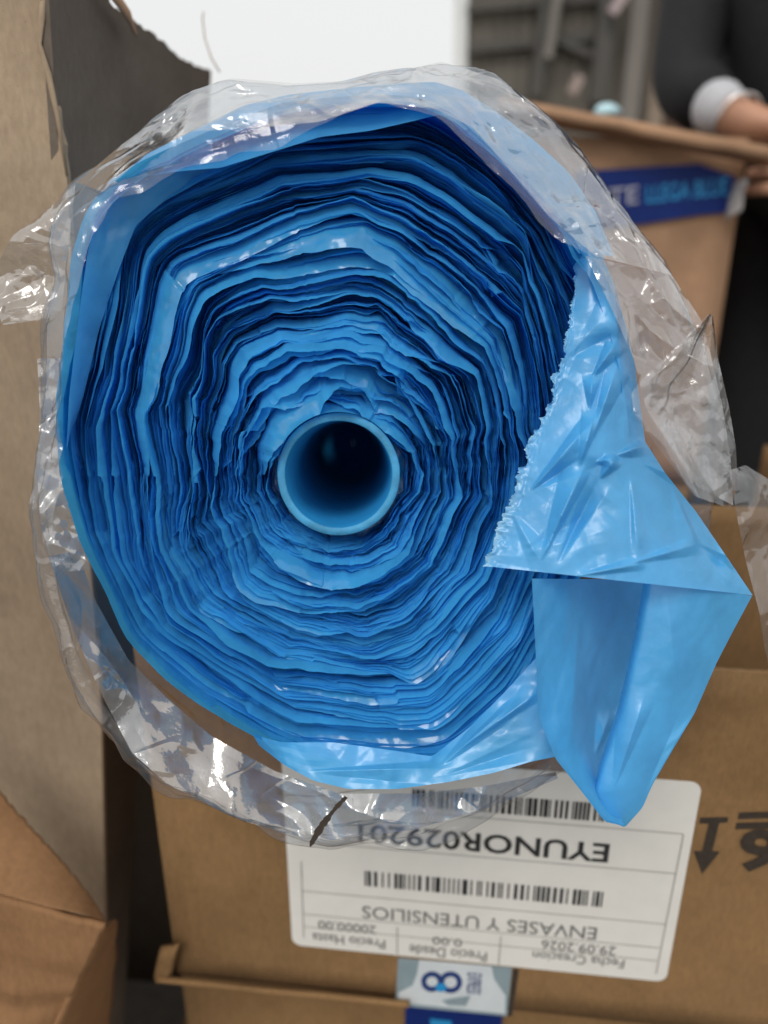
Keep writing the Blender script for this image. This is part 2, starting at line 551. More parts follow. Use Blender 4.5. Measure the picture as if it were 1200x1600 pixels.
def barcode(name, tr, tl, br, seed):
    g = random.Random(seed)
    a = face(*tr, 0.0006); e = face(*tl, 0.0006); hh = (face(*br, 0.0006) - a).dot(DOWN)
    L = (e - a).dot(-H)
    vs, fs = [], []
    x = 0
    mod = L / 150
    while x < L:
        bw = mod * g.choice((1, 1, 1, 2, 2, 3)); gp = mod * g.choice((1, 1, 1, 2, 2, 3))
        if x + bw > L: break
        p = a - H * x + NF * 0.0004
        q = p - H * bw
        i = len(vs)
        vs += [p, q, q + DOWN * hh, p + DOWN * hh]
        fs.append((i, i + 1, i + 2, i + 3))
        x += bw + gp
    me = bpy.data.meshes.new(name); me.from_pydata(vs, [], fs)
    child_of_part(link(name, me, M_INK), label)

barcode('barcode', (953, 1256), (640, 1252), (953, 1284), 3)
barcode('barcode', (943, 1393), (565, 1364), (943, 1417), 8)

def rule(a, e, wd=0.0005, mat=M_LINE):
    pa, pe = face(*a, 0.0006), face(*e, 0.0006)
    d = (pe - pa)
    sgn = Vector((0, 0, 1)) if abs(d.z) < abs(d.dot(H)) else H
    o = NF * 0.00035
    me = bpy.data.meshes.new('ruled_line')
    me.from_pydata([pa + o, pe + o, pe + o + sgn * wd, pa + o + sgn * wd], [], [(0, 1, 2, 3)])
    child_of_part(link('ruled_line', me, mat), label)
# rules run level across the label: heights taken at its right margin
for ry, x0, x1 in ((1303, 470, 1067), (1365, 470, 1056), (1444, 470, 1040), (1481, 470, 1031), (1501, 470, 1026)):
    pr = face(x1, ry, 0.0006)
    pl = pBL + H * 0.008; pl.z = pr.z
    me = bpy.data.meshes.new('ruled_line')
    o_ = NF * 0.001
    A = Vector((pr.x, pr.y, pr.z)); B = Vector((pl.x, pl.y, pr.z))
    B = pBL + H * 0.008 + Vector((0, 0, pr.z - pBL.z)); A = B + H * ((A - B).dot(H))
    zz = Vector((0, 0, 0.0005))
    me.from_pydata([A + o_, B + o_, B + o_ + zz, A + o_ + zz], [], [(0, 1, 2, 3)])
    child_of_part(link('ruled_line', me, M_LINE), label)
for a, e in (((1067, 1303), (1024, 1521)), ((782, 1462), (778, 1507)), ((620, 1448), (620, 1490)), ((470, 1345), (474, 1465))):
    rule(a, e, 0.0006)

# print on the carton: arrow, bars and a digit, all upside down
parr = [(1094, 1278), (1138, 1277), (1137, 1285), (1124, 1286), (1113, 1330), (1125, 1331), (1097, 1366), (1084, 1330), (1097, 1330), (1108, 1287), (1093, 1287)]
wpart(flat('printed_arrow', parr, 0.0006, M_PRINT, root1), root1)
wpart(flat('printed_bar', [(1155, 1270), (1290, 1266), (1289, 1276), (1153, 1280)], 0.0006, M_PRINT, root1), root1)
wpart(flat('printed_bar', [(1151, 1286), (1287, 1283), (1286, 1293), (1149, 1296)], 0.0006, M_PRINT, root1), root1)
dummy = c1.parts[0]
a = face(1226, 1301, .0003); e = face(1158, 1303, .0003)
put_text('printed_digit', '6', a, e, (face(1158, 1365, .0003) - face(1158, 1301, .0003)).dot(DOWN), M_PRINT, root1, None, -H, DOWN, NF, 0.0006, 0.035)

# silver sticker with a mark, below the label
stk = flat('sticker', [(622, 1497), (800, 1512), (792, 1588), (618, 1571)], 0.0005, M_STICK, root1)
wpart(stk, root1)
bpy.context.view_layer.update()
bm_ = flat('sticker_swash', [(655, 1500), (768, 1510), (772, 1530), (790, 1556), (789, 1584), (622, 1566), (623, 1551), (645, 1540), (652, 1520)], 0.0008, M_STICKW, root1); child_of_part(bm_, stk)
def ring_flat(name, cx, cy, rx, ry, wd, off, mat, a0=0, a1=360):
    vs, fs = [], []
    n = 28
    for k in range(n + 1):
        a = R(a0 + (a1 - a0) * k / n)
        vs += [face(cx + rx * math.cos(a), cy + ry * math.sin(a), off), face(cx + (rx - wd) * math.cos(a), cy + (ry - wd) * math.sin(a), off)]
    for k in range(n):
        fs.append((2 * k, 2 * k + 1, 2 * k + 3, 2 * k + 2))
    me = bpy.data.meshes.new(name); me.from_pydata(vs, [], fs)
    return child_of_part(link(name, me, mat), stk)
ring_flat('logo_loop', 675, 1534, 17, 16, 8, 0.0011, M_NAVY)
ring_flat('logo_loop', 704, 1535, 18, 17, 8, 0.00112, M_NAVY)
ring_flat('logo_dot', 689, 1543, 9, 7, 7, 0.00125, M_CYAN)
a = face(726, 1546, .001); e = face(729, 1518, .001)
put_text('sticker_text', 'EXPRESS', face(731, 1519, .001), face(727, 1551, .001), (face(727, 1530, .001) - face(749, 1530, .001)).dot(-H) , M_NAVY, stk, None, DOWN, H, NF, 0.0004, 0.0)
child_of_part(flat('sticker_scribble', [(690, 1563), (735, 1556), (728, 1572), (700, 1571)], 0.0011, M_STICK, root1), stk)
wpart(flat('black_strip', [(802, 1514), (811, 1514), (800, 1588), (793, 1588)], 0.0005, M_PRINT, root1), root1)

# carton below it, set back a little, with blue tape
zlow = zc - 0.0045
c2corner = corner + BK * 0.045 - H * 0.02; c2corner.z = zlow - 0.27
c2 = Carton('cardboard_carton', c2corner, H, BK, 0.42, 0.38, 0.265, M_TAN2,
            'lower brown carton with dark blue tape beneath the labelled carton', seed=40)
def low(px, py, off=0.0):
    return on_plane(px, py, c2corner + NF * off, NF)
tp2 = slab('packing_tape', [low(634, 1560, .002), low(786, 1575, .002), low(775, 1700, .002), low(630, 1690, .002)], NF, 0.0003, M_BTAPE, None)
wpart(tp2, c2.root)
bpy.context.view_layer.update()
child_of_part(slab('tape_mark', [low(672, 1592, .0026), low(706, 1596, .0026), low(704, 1625, .0026), low(672, 1620, .0026)], NF, 0.0003, M_CYAN, None), tp2)
zb = c2corner.z
c3c = c2corner + BK * 0.01 - H * 0.06; c3c.z = 0.001
Carton('cardboard_carton', c3c, H, BK, 0.44, 0.38, zb - 0.008, M_TAN2,
       'bottom brown carton standing on the ground under the labelled stack', seed=47)

# ------------------------------------------------------------------ tall carton at the left edge
eT = P(92, -120, 0.335); eB = P(168, 1640, 0.575)
ev = (eB - eT)
hb = Vector((math.sin(R(3)), math.cos(R(3)), 0))     # its side runs back almost straight
hf = Vector((-1, 0.10, 0)).normalized()               # the front face runs left
nfront = ev.cross(hf).normalized()
if nfront.dot(CAM - eT) < 0: nfront = -nfront
nside = ev.cross(hb).normalized()
if nside.dot(CAM - eT) < 0: nside = -nside
lroot = empty('cardboard_carton', Matrix.Translation(Vector((eB.x, eB.y, 0))),
              'tall torn tan carton standing at the left edge behind the clear wrap', 'carton')
fr = lambda x, y: on_plane(x, y, eT, nfront)
sdp = lambda x, y: on_plane(x, y, eT, nside)
front_pts = [fr(75, -60), fr(72, 30), fr(66, 75), fr(80, 120), fr(90, 170), fr(104, 270), fr(118, 500), fr(135, 800), fr(158, 1100), fr(166, 1500), fr(168, 1640)]
pb = fr(168, 1640); kdown = pb.z / max(1e-6, (-(ev.normalized()).z))
front_pts.append(pb + ev.normalized() * (kdown - 0.002) )
lf = hf * 0.34
front_pts += [front_pts[-1] + lf, fr(75, -60) + lf]
wpart(slab('front_panel', front_pts, nfront, 0.004, M_TAN, None, ragged=(0, 1, 2, 3, 4), seed=4), lroot)
side_pts = [sdp(84, -60), sdp(172, -60), sdp(182, 2), sdp(200, 18), sdp(262, 62), sdp(300, 96), sdp(338, 112), sdp(330, 260), sdp(290, 600), sdp(250, 900), sdp(222, 1200), sdp(206, 1500), sdp(200, 1640)]
pb2 = sdp(200, 1640); kd2 = pb2.z / (-(ev.normalized()).z)
side_pts += [pb2 + ev.normalized() * (kd2 - 0.002), front_pts[11] + hb * 0.006, sdp(170, 1640), sdp(160, 1100), sdp(112, 400)]
side_off = [q - nside * 0.005 + hb * 0.004 for q in side_pts]
wpart(slab('side_panel', side_off, nside, 0.004, M_SHADEB, None, ragged=(1, 2, 3, 4, 5), seed=5), lroot)
# pale curl of torn liner along the front's upper edge, a strip at the top and a loose strand
def ribbon(name, pts, wd, nrm, mat, root, th=0.0008):
    pts = [Vector(p) for p in pts]
    vs, fs = [], []
    for i, p in enumerate(pts):
        d = (pts[min(i + 1, len(pts) - 1)] - pts[max(i - 1, 0)]).normalized()
        s_ = d.cross(nrm).normalized() * wd[i] * 0.5
        vs += [p - s_, p + s_, p + s_ - nrm * th, p - s_ - nrm * th]
    for i in range(len(pts) - 1):
        for k in range(4):
            a_, b_ = 4 * i + k, 4 * i + (k + 1) % 4
            fs.append((a_, b_, b_ + 4, a_ + 4))
    fs += [(0, 3, 2, 1), tuple(4 * (len(pts) - 1) + k for k in range(4))]
    me = bpy.data.meshes.new(name); me.from_pydata(vs, [], fs)
    o = link(name, me, mat, None, True)
    return wpart(o, root)
nv_ = nside
ribbon('torn_strip', [sdp(150, -30) + nv_ * .004, sdp(172, 5) + nv_ * .006, sdp(186, 25) + nv_ * .006, sdp(198, 42) + nv_ * .004, sdp(206, 54) + nv_ * .003], [.006, .006, .006, .004, .002], nside, M_PINK, lroot)
ribbon('loose_strand', [P(343, 112, .5), P(330, 90, .5), P(320, 60, .5), P(316, 28, .5), P(318, 18, .5)], [.0008, .0009, .0008, .0007, .0004], -FWD, M_TAN, lroot)
ribbon('torn_liner', [fr(73, -50) + nfront * .002, fr(70, 30) + nfront * .003, fr(67, 70) + nfront * .003, fr(80, 118) + nfront * .003, fr(92, 180) + nfront * .002, fr(106, 276) + nfront * .001], [.002, .003, .0015, .003, .002, .001], nfront, M_TAN, lroot)
# far side and back, closing the carton
bl = front_pts[11]
back0 = Vector((bl.x + 0.03, bl.y + 0.30, 0.002))
wpart(panel('back_panel', back0, Vector((-0.36, 0.03, 0)), Vector((-0.07, 0.0, 0.95)), 0.004, M_SHADEB, None, seed=62), lroot)
wpart(panel('side_panel', Vector((bl.x - 0.33, bl.y + 0.04, 0.002)), Vector((0.0, 0.28, 0)), Vector((-0.10, -0.06, 1.0)), 0.004, M_SHADEB, None, seed=63), lroot)

# ------------------------------------------------------------------ rusty open carton at the lower left
n4a = P(60, 1395, .40); 
kroot = empty('cardboard_carton', Matrix.Translation(Vector((P(60, 1500, .42).x, P(60, 1500, .42).y, 0))),
              'rust brown carton with crumpled corner and torn flap at lower left', 'carton')
q = lambda x, y, d: P(x, y, d)
A0, A1, A2, A3 = q(-130, 1372, .400), q(0, 1396, .400), q(92, 1420, .402), q(164, 1440, .405)
def quad_grid(name, topc, botc, mat, root, nu=40, nv=30, amp=0.0015, lam=0.03, seed=0, th=0.003, rag=0.0, rag_side='top'):
    a_ = poly_interp([tuple(p) for p in topc], nu); b_ = poly_interp([tuple(p) for p in botc], nu)
    t_ = np.linspace(0, 1, nv)[:, None, None]
    Vv = a_[None] * (1 - t_) + b_[None] * t_
    nn = np.cross(Vv[0, -1] - Vv[0, 0], Vv[-1, 0] - Vv[0, 0]); nn /= np.linalg.norm(nn)
    if nn @ np.array(CAM - Vector(Vv[0, 0])) < 0: nn = -nn
    hh = crumple(Vv, lam, amp, seed, 4)
    if rag:
        g = np.random.default_rng(seed)
        dirv = (a_ - b_); dirv /= np.linalg.norm(dirv, axis=1)[:, None]
        Vv[0] += dirv * (g.uniform(-1, 1, nu) * rag)[:, None]
    Fv = Vv + hh[..., None] * nn
    Bv = Fv - nn * th
    k = nu * nv
    f = grid_faces(nv, nu)
    idx = np.arange(k).reshape(nv, nu)
    loop = np.concatenate([idx[0, :], idx[1:, -1], idx[-1, -2::-1], idx[-2:0:-1, 0]])
    l2 = np.roll(loop, -1)
    o = from_np(name, np.concatenate([Fv.reshape(-1, 3), Bv.reshape(-1, 3)]), np.concatenate([f, f[:, ::-1] + k, np.stack([l2, loop, loop + k, l2 + k], 1)]), mat, None, smooth=False)
    return wpart(o, root)
# torn flap that leans back over the corner, the front face and the short right face
quad_grid('top_flap', [q(-130, 1090, .430), q(0, 1238, .428), q(70, 1318, .426), q(120, 1375, .424), q(150, 1415, .420), q(160, 1432, .412)],
          [q(-130, 1372, .400), q(-60, 1386, .400), q(0, 1398, .400), q(80, 1418, .402), q(130, 1428, .404), q(162, 1438, .406)], M_RUST, kroot, 60, 26, .004, .04, 3, .0035, rag=.0012)
B0 = Vector((A0.x, A0.y + .06, 0.001))
down_ = lambda p, z_: Vector((p.x, p.y + (p.z - z_) * 0.02, z_))
quad_grid('front_panel', [q(-130, 1376, .402), q(0, 1402, .402), q(80, 1424, .403), q(125, 1440, .404), q(164, 1446, .406)],
          [q(-130, 1700, .45), q(0, 1690, .45), q(20, 1688, .45), q(38, 1685, .45), q(50, 1685, .452)], M_RUST, kroot, 60, 40, .0045, .035, 9, .0035)
lw = q(50, 1685, .452)
quad_grid('side_panel', [q(165, 1447, .407), q(172, 1450, .43), q(185, 1440, .47)], [q(51, 1686, .453), q(90, 1690, .48), q(170, 1640, .56)], M_RUST, kroot, 16, 24, .0012, .03, 12, .003)
f0 = q(-130, 1700, .45)
wpart(panel('front_panel', Vector((f0.x, f0.y, 0.001)), Vector((lw.x - f0.x, lw.y - f0.y, 0)), Vector((0, 0, min(f0.z, lw.z) - .002)), .004, M_RUST, None, seed=71), kroot)

# ------------------------------------------------------------------ the blue roll
AX = (FWD + RIGHT * (-35 / F) - UP * ((660 - 800) / F)).normalized()
OZ = -AX
OX = (RIGHT - OZ * RIGHT.dot(OZ)).normalized()
OY = OZ.cross(OX).normalized()
O = P(530, 740, 0.31)
MR = Matrix(((OX.x, OY.x, OZ.x, O.x), (OX.y, OY.y, OZ.y, O.y), (OX.z, OY.z, OZ.z, O.z), (0, 0, 0, 1)))
camL = MR.inverted() @ CAM
M3 = np.array(MR.to_3x3().transposed())
def loc(px, py, z):
    """photo pixels (arrays) and height z over the roll's face -> roll coordinates"""
    px = np.asarray(px, float); py = np.asarray(py, float); z = np.asarray(z, float)
    d = (px[..., None] - 600) / F * np.array(RIGHT) - (py[..., None] - 800) / F * np.array(UP) + np.array(FWD)
    d = d @ M3.T
    k = (z - camL.z) / d[..., 2]
    return np.array(camL) + d * k[..., None]

roll = empty('plastic_bag_roll', MR, 'big roll of sky blue plastic bags on a blue tube, its crumpled end facing', 'plastic roll')

def polar(pts, z):
    p = loc(*np.array(pts, float).T, np.full(len(pts), z))
    a_ = np.arctan2(p[:, 1], p[:, 0]) % (2 * np.pi); r_ = np.hypot(p[:, 0], p[:, 1])
    o_ = np.argsort(a_)
    return a_[o_], r_[o_]
def polar_fn(pts, z, th):
    a_, r_ = polar(pts, z)
    return np.interp(th, np.concatenate([a_ - 2 * np.pi, a_, a_ + 2 * np.pi]), np.tile(r_, 3))
OUT = [(107, 690), (110, 640), (118, 560), (128, 470), (138, 390), (152, 330), (185, 290), (235, 258), (290, 232), (350, 208), (430, 185), (530, 170), (610, 166), (680, 178),
       (730, 208), (790, 262), (850, 330), (900, 400), (930, 470), (948, 560), (952, 650), (940, 750), (912, 860), (870, 960), (820, 1050), (760, 1120), (700, 1168), (610, 1180), (500, 1166),
       (420, 1150), (340, 1108), (270, 1055), (220, 1000), (180, 920), (142, 835), (118, 765)]
NL, MM = 296, 640
th = np.linspace(0, 2 * np.pi, MM, endpoint=False)
g = np.random.default_rng(21)
def smooth_periodic(r, k):
    for _ in range(k):
        r = (np.roll(r, 1) + 2 * r + np.roll(r, -1)) / 4
    return r
Rout = smooth_periodic(polar_fn(OUT, 0.0, th), 40)
def pl(K, corr, n=NL, seed=0, jitter=0.8, drift=0.10):
    """(n, MM) piecewise linear noise round the roll; knots and values drift over about corr layers"""
    gg = np.random.default_rng(seed)
    nb = max(2, int(n / corr) + 2)
    vals = gg.normal(size=(nb, K)); ang = (np.arange(K)[None] + gg.uniform(-.5, .5, (1, K)) * jitter + np.cumsum(gg.normal(size=(nb, K)) * drift, 0)) * (2 * np.pi / K)
    out = np.empty((n, MM))
    for i in range(n):
        x = i / corr; k = int(x); f_ = x - k
        v = vals[k] * (1 - f_) + vals[k + 1] * f_
        a_ = ang[k] * (1 - f_) + ang[k + 1] * f_
        o_ = np.argsort(a_ % (2 * np.pi)); aa = (a_ % (2 * np.pi))[o_]; vv = v[o_]
        out[i] = np.interp(th, np.concatenate([aa - 2 * np.pi, aa, aa + 2 * np.pi]), np.tile(vv, 3))
    return out
# bundles of layers
sizes = []
while sum(sizes) < NL: sizes.append(int(g.integers(3, 10)))
bidx = np.repeat(np.arange(len(sizes)), sizes)[:NL]
starts = np.concatenate([[0], np.cumsum(sizes)])[:-1]
frac = np.array([(i - starts[bidx[i]]) / max(1, sizes[bidx[i]] - 1) for i in range(NL)])
nb = len(sizes)
T_ = np.exp(0.40 * pl(13, 3, seed=2, drift=0.5) + 0.25 * pl(22, 2, seed=3, drift=0.6))
gapn = np.clip(pl(9, 1, n=nb, seed=5) + 0.4, 0, 3)
for i in range(NL):
    if frac[i] == 0: T_[i] *= 1 + 1.1 * gapn[bidx[i]]
U = np.cumsum(T_, 0) / T_.sum(0)
ui = U.mean(1)
TUBE = 0.0242
K = 12
phi = (np.arange(K) + 0.5 + g.uniform(-.22, .22, K)) * 2 * np.pi / K
Rin = np.full(MM, TUBE + 0.0010)
Rb = Rin + (Rout - Rin) * U
for i in range(NL):
    dr = 0.12 * np.sin(i * 0.022 + np.arange(K) * 1.7) + 0.04 * np.sin(i * 0.07 + np.arange(K) * 2.9)
    a_ = (phi + dr); rv = 1 + 0.012 * np.sin(i * 0.05 + np.arange(K) * 2.3)
    o_ = np.argsort(a_ % (2 * np.pi)); a_ = (a_ % (2 * np.pi))[o_]; rv = rv[o_]
    aa = np.concatenate([[a_[-1] - 2 * np.pi], a_, [a_[0] + 2 * np.pi]]); rr = np.concatenate([[rv[-1]], rv, [rv[0]]])
    k = np.searchsorted(aa, th) - 1
    x0, y0, x1, y1 = rr[k] * np.cos(aa[k]), rr[k] * np.sin(aa[k]), rr[k + 1] * np.cos(aa[k + 1]), rr[k + 1] * np.sin(aa[k + 1])
    pf = (x0 * y1 - x1 * y0) / (np.cos(th) * (y1 - y0) - np.sin(th) * (x1 - x0))
    u_ = ui[i]
    amp_ = 0.70 * (1 - u_) ** 0.5 + 0.30
    inner = min(1, u_ * 9)
    Rb[i] *= 1 + amp_ * (pf / pf.mean() - 1) * inner + (1 - inner) * amp_ * (pf / pf.min() - 1)
Rb += (0.00022 * pl(18, 8, seed=8, drift=.3) + 0.00006 * pl(50, 3, seed=9)) * np.clip(ui * 6, 0, 1)[:, None]
zb = pl(8, 1, n=nb, seed=12)
Zf = 0.0026 * zb[bidx] + 0.0017 * pl(14, 3, seed=13, drift=.3) + 0.00045 * pl(26, 1, seed=14)
Zf += (0.0045 * (frac - .5))[:, None] * (0.75 + 0.35 * np.sin(th))[None] * np.clip(1.0 + 0.8 * pl(7, 1, n=nb, seed=15)[bidx], 0, 2.5)
Zf -= 0.004 * (ui ** 2)[:, None]
# the outer windings lie deep at the upper left and top, the very last one stands proud of them
hol = np.exp(-((th[None] - R(118)) / R(45)) ** 2) * np.exp(-((ui[:, None] - 0.86) / 0.085) ** 2)
Zf -= 0.008 * hol
hol2 = np.exp(-((th[None] - R(262)) / R(26)) ** 2) * np.exp(-((ui[:, None] - 0.90) / 0.06) ** 2)
Zf -= 0.005 * hol2
last = np.clip((np.arange(NL) - (NL - 4)) / 3.0, 0, 1)[:, None]
Zf += last * (0.012 + 0.006 * np.exp(-((th[None] - R(140)) / R(40)) ** 2))
# film edges droop: towards the tube above it, away from it below
dro = 0.0022 + 0.0024 * np.clip(pl(9, 1, n=nb, seed=16)[bidx] + .2, -0.6, 3)
S_ = -np.sin(th)[None] * dro * (0.3 + 0.9 * frac)[:, None] + 0.0011 * pl(9, 4, seed=17, drift=.3) + 0.0003 * pl(24, 1, seed=18)
big = np.zeros(NL)
for i in range(NL):
    if frac[i] == 1 and g.random() < 0.42: big[i] = g.uniform(0.4, 1.0)
S_ += -(np.sin(th)[None] * 0.6 + 0.25) * np.where(np.sin(th) < 0, 0.55, 1.0)[None] * big[:, None] * 0.0085 * np.clip(0.7 + pl(6, 1, seed=19), 0, 1.7)
Zf += np.where(np.sin(th) < 0, 0.5, 1.0)[None] * big[:, None] * 0.0055 * np.clip(0.6 + pl(8, 1, seed=20), 0, 1.6)
S_ += 0.00020 * pl(48, 1, seed=33)
S_[-4:] *= 0.4
rows = np.array([0, .35, .62, .75, .86, .94, 1.0])
ZB = -0.015
Zf = np.maximum(Zf, ZB + .004)
crk = 0.00075 * pl(64, 1, seed=44, jitter=1.6) * np.clip(pl(9, 2, seed=45, drift=.5), 0, 1.5)
c_, s_ = np.cos(th), np.sin(th)
ff = grid_faces(len(rows), MM, True)
for i in range(NL):
    V = np.empty((len(rows), MM, 3))
    for k, t_ in enumerate(rows):
        bend = max(0, (t_ - .35) / .65) ** 2 if big[i] == 0 else max(0, (t_ - .62) / .38) ** 1.5
        r_ = Rb[i] + S_[i] * bend
        z_ = ZB + (Zf[i] - ZB) * t_
        if 0 < k:
            pz = np.stack([c_ * 9 + i * .23, s_ * 9 + i * .11, np.full(MM, t_ * 2.5)], 1)
            r_ = r_ + vnoise(pz * 1.6, 5) * 0.00022 * t_ + crk[i] * t_ * (1 - t_) * 4
        r_ = np.maximum(r_, TUBE + 0.0004)
        V[k, :, 0] = r_ * c_; V[k, :, 1] = r_ * s_; V[k, :, 2] = z_
    from_np('film_layer', V.reshape(-1, 3), ff, M_FILM, roll)
# solid winding behind the loose ends
prof = [(TUBE + .0003, -0.0125), (1.0, -0.0135), (1.0, -0.20), (1.0, -0.46), (TUBE + .0003, -0.46)]
V = np.empty((len(prof), MM, 3))
for k, (r_, z_) in enumerate(prof):
    rr_ = Rout * 0.992 if r_ == 1.0 else np.full(MM, r_)
    if z_ < -.1 and r_ == 1.0: rr_ = Rout * 0.97
    V[k] = np.stack([rr_ * c_, rr_ * s_, np.full(MM, z_)], 1)
from_np('wound_body', V.reshape(-1, 3), grid_faces(len(prof), MM, True), M_FILM, roll)
# tube
NT = 128
tt = np.linspace(0, 2 * np.pi, NT, endpoint=False)
TI = TUBE - 0.0031
prof = [(TUBE, -0.46), (TUBE, 0.0065), (TUBE - .0004, 0.0072), (TI + .0005, 0.0072), (TI, 0.0066), (TI, -0.46), (TUBE, -0.46)]
prof = prof[:1] + [(TUBE, 0.0060), (TI, 0.0060)] + prof[5:6] + [(0.0005, -0.459)]
rim = [(TUBE, 0.0062), (TUBE, 0.0068), (TUBE - .0004, 0.0072), (TI + .0004, 0.0072), (TI, 0.0068), (TI, 0.0062)]
Vr = np.array([[((r_ + .00005 * math.sin(5 * a_) + .00004 * math.sin(13 * a_)) * math.cos(a_), r_ * math.sin(a_), z_ + .00018 * math.sin(3 * a_ + 1)) for a_ in tt] for r_, z_ in rim])
from_np('tube_rim', Vr.reshape(-1, 3), grid_faces(len(rim), NT, True), plain('cut_pvc', (0.042, 0.27, 0.50), 0.6, 0.30, 90, bump=.2), roll)
V = np.array([[(r_ * math.cos(a_), r_ * math.sin(a_), z_) for a_ in tt] for r_, z_ in prof])
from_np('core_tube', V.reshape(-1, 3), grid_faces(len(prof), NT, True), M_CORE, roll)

# ---- sheets of film described by two edge curves
def set_attr(o, name, val):
    at = o.data.attributes.new(name, 'FLOAT', 'POINT')
    at.data.foreach_set('value', np.asarray(val, np.float32).ravel())

def creases(px, py, lst):
    """sum of folds: (x0,y0,x1,y1, height m, width left px, width right px); tapering towards both ends"""
    h = np.zeros_like(px)
    for x0, y0, x1, y1, hh, wl, wr in lst:
        dx, dy = x1 - x0, y1 - y0; L = math.hypot(dx, dy)
        s = ((px - x0) * dx + (py - y0) * dy) / L ** 2
        d = ((px - x0) * dy - (py - y0) * dx) / L          # + on the right-hand side going up
        e_ = np.clip((s - 0.65) / 0.4, 0, 1)
        tap = np.clip(s * 2.2, 0, 1) * (1 - e_ * e_ * (3 - 2 * e_))
        wid = np.where(d > 0, wr, wl) * (0.12 + 0.98 * np.clip(s, 0, 1.1))
        h += 1.0 * hh * tap * np.clip(1 - np.abs(d) / np.maximum(wid, 1), 0, 1)
    return h

def sheet(name, lc, rc_, zfun, mat, parent, nu=110, nv=130, seed=0, amp=(0.0012, 0.0004), lam=(0.022, 0.007), folds=(), torn=0, stress_w=0.0, smooth=True):
    a_ = poly_interp(lc, nv); b_ = poly_interp(rc_, nv)
    for _ in range(3):
        a_[1:-1] = (a_[:-2] + 2 * a_[1:-1] + a_[2:]) / 4; b_[1:-1] = (b_[:-2] + 2 * b_[1:-1] + b_[2:]) / 4
    gg = np.random.default_rng(seed)
    s = np.linspace(0, 1, nu)
    if torn: s = s ** 1.25
    Uu, Vv = np.meshgrid(s, np.linspace(0, 1, nv))
    px = a_[:, None, 0] * (1 - Uu) + b_[:, None, 0] * Uu
    py = a_[:, None, 1] * (1 - Uu) + b_[:, None, 1] * Uu
    z = zfun(Uu, Vv, px, py)
    if torn:
        ed = np.exp(-Uu / 0.02)
        n1_ = np.interp(np.arange(nv), np.arange(0, nv, 4), gg.normal(size=len(np.arange(0, nv, 4))))
        n0_ = np.interp(np.arange(nv), np.arange(0, nv, 11), gg.normal(size=len(np.arange(0, nv, 11))))
        px = px + (n1_[:, None] * torn * 0.6 + gg.normal(size=nv)[:, None] * torn * 0.28 + n0_[:, None] * torn * 0.8) * ed
        py = py + n1_[:, None] * torn * 0.35 * ed
        z = z + (vnoise(np.stack([Vv * 90, Uu * 60, Vv * 0], -1), 3) * 0.0010 + 0.0010) * np.exp(-Uu / 0.03)
    p0 = loc(px, py, z)
    z = z + crumple(p0, lam[0], amp[0], seed + 1, 6) + crumple(p0, lam[1], amp[1], seed + 2, 5) + creases(px, py, folds)
    p0 = loc(px, py, z)
    o = from_np(name, p0.reshape(-1, 3), grid_faces(nv, nu), mat, parent, smooth)
    if stress_w:
        st = np.exp(-Uu / stress_w) * (0.75 + 0.25 * vnoise(np.stack([px * .08, py * .08, px * 0], -1), 8)) 
        set_attr(o, 'stress', np.clip(st, 0, 1))
    return o

folds = [
    (829, 766, 930, 652, 0.0060, 70, 16), (831, 768, 912, 712, -0.0035, 22, 20),
    (846, 876, 916, 722, 0.0060, 14, 34), (872, 880, 938, 742, -0.0040, 22, 20),
    (905, 730, 932, 640, 0.0045, 14, 22), (924, 690, 968, 560, 0.0040, 26, 18),
    (930, 722, 965, 716, 0.0035, 20, 12), (938, 748, 966, 714, 0.0040, 14, 24), (962, 712, 1010, 694, 0.0040, 22, 14),
    (958, 430, 966, 535, 0.0045, 60, 14), (925, 590, 966, 530, 0.0050, 22, 16), (921, 640, 926, 585, 0.0035, 14, 16),
    (890, 560, 962, 520, -0.0025, 30, 30), (860, 640, 900, 470, 0.0020, 30, 40),
    (985, 740, 1000, 892, 0.0025, 12, 26), (1050, 760, 1094, 868, 0.0030, 30, 10), (1000, 720, 1085, 760, 0.0030, 18, 20),
    (985, 880, 1090, 850, 0.0030, 16, 14), (1090, 850, 1160, 905, -0.0025, 20, 20), (820, 860, 960, 780, -0.002, 40, 30),
    (900, 900, 1010, 880, 0.0025, 10, 16), (1120, 830, 1150, 910, 0.003, 20, 14), (800, 800, 850, 890, 0.002, 20, 30)]
def zf(Uu, Vv, px, py):
    z = 0.004 + 0.022 * Vv + 0.012 * np.sin(np.pi * Uu) * (0.3 + 0.7 * Vv)
    z = z - 0.016 * np.clip((px - 985) / 190, 0, 1) ** 1.3 * (Vv > 0)
    fall = np.clip((px - (958 + (py - 430) * 0.10)) / 40, 0, 1) * np.clip((720 - py) / 60, 0, 1)
    return z - 0.012 * fall
flap = sheet('torn_flap', [(908, 384), (899, 425), (889, 500), (880, 555), (862, 615), (838, 665), (824, 695), (815, 730), (800, 780), (782, 822), (755, 884)],
             [(938, 392), (962, 450), (978, 510), (992, 570), (1000, 630), (1008, 690), (1040, 740), (1088, 800), (1130, 862), (1176, 930)],
             zf, M_FLAP, roll, nu=170, nv=330, seed=40, amp=(0.0009, 0.00040), lam=(0.026, 0.010), folds=folds, torn=3.6, stress_w=0.018)
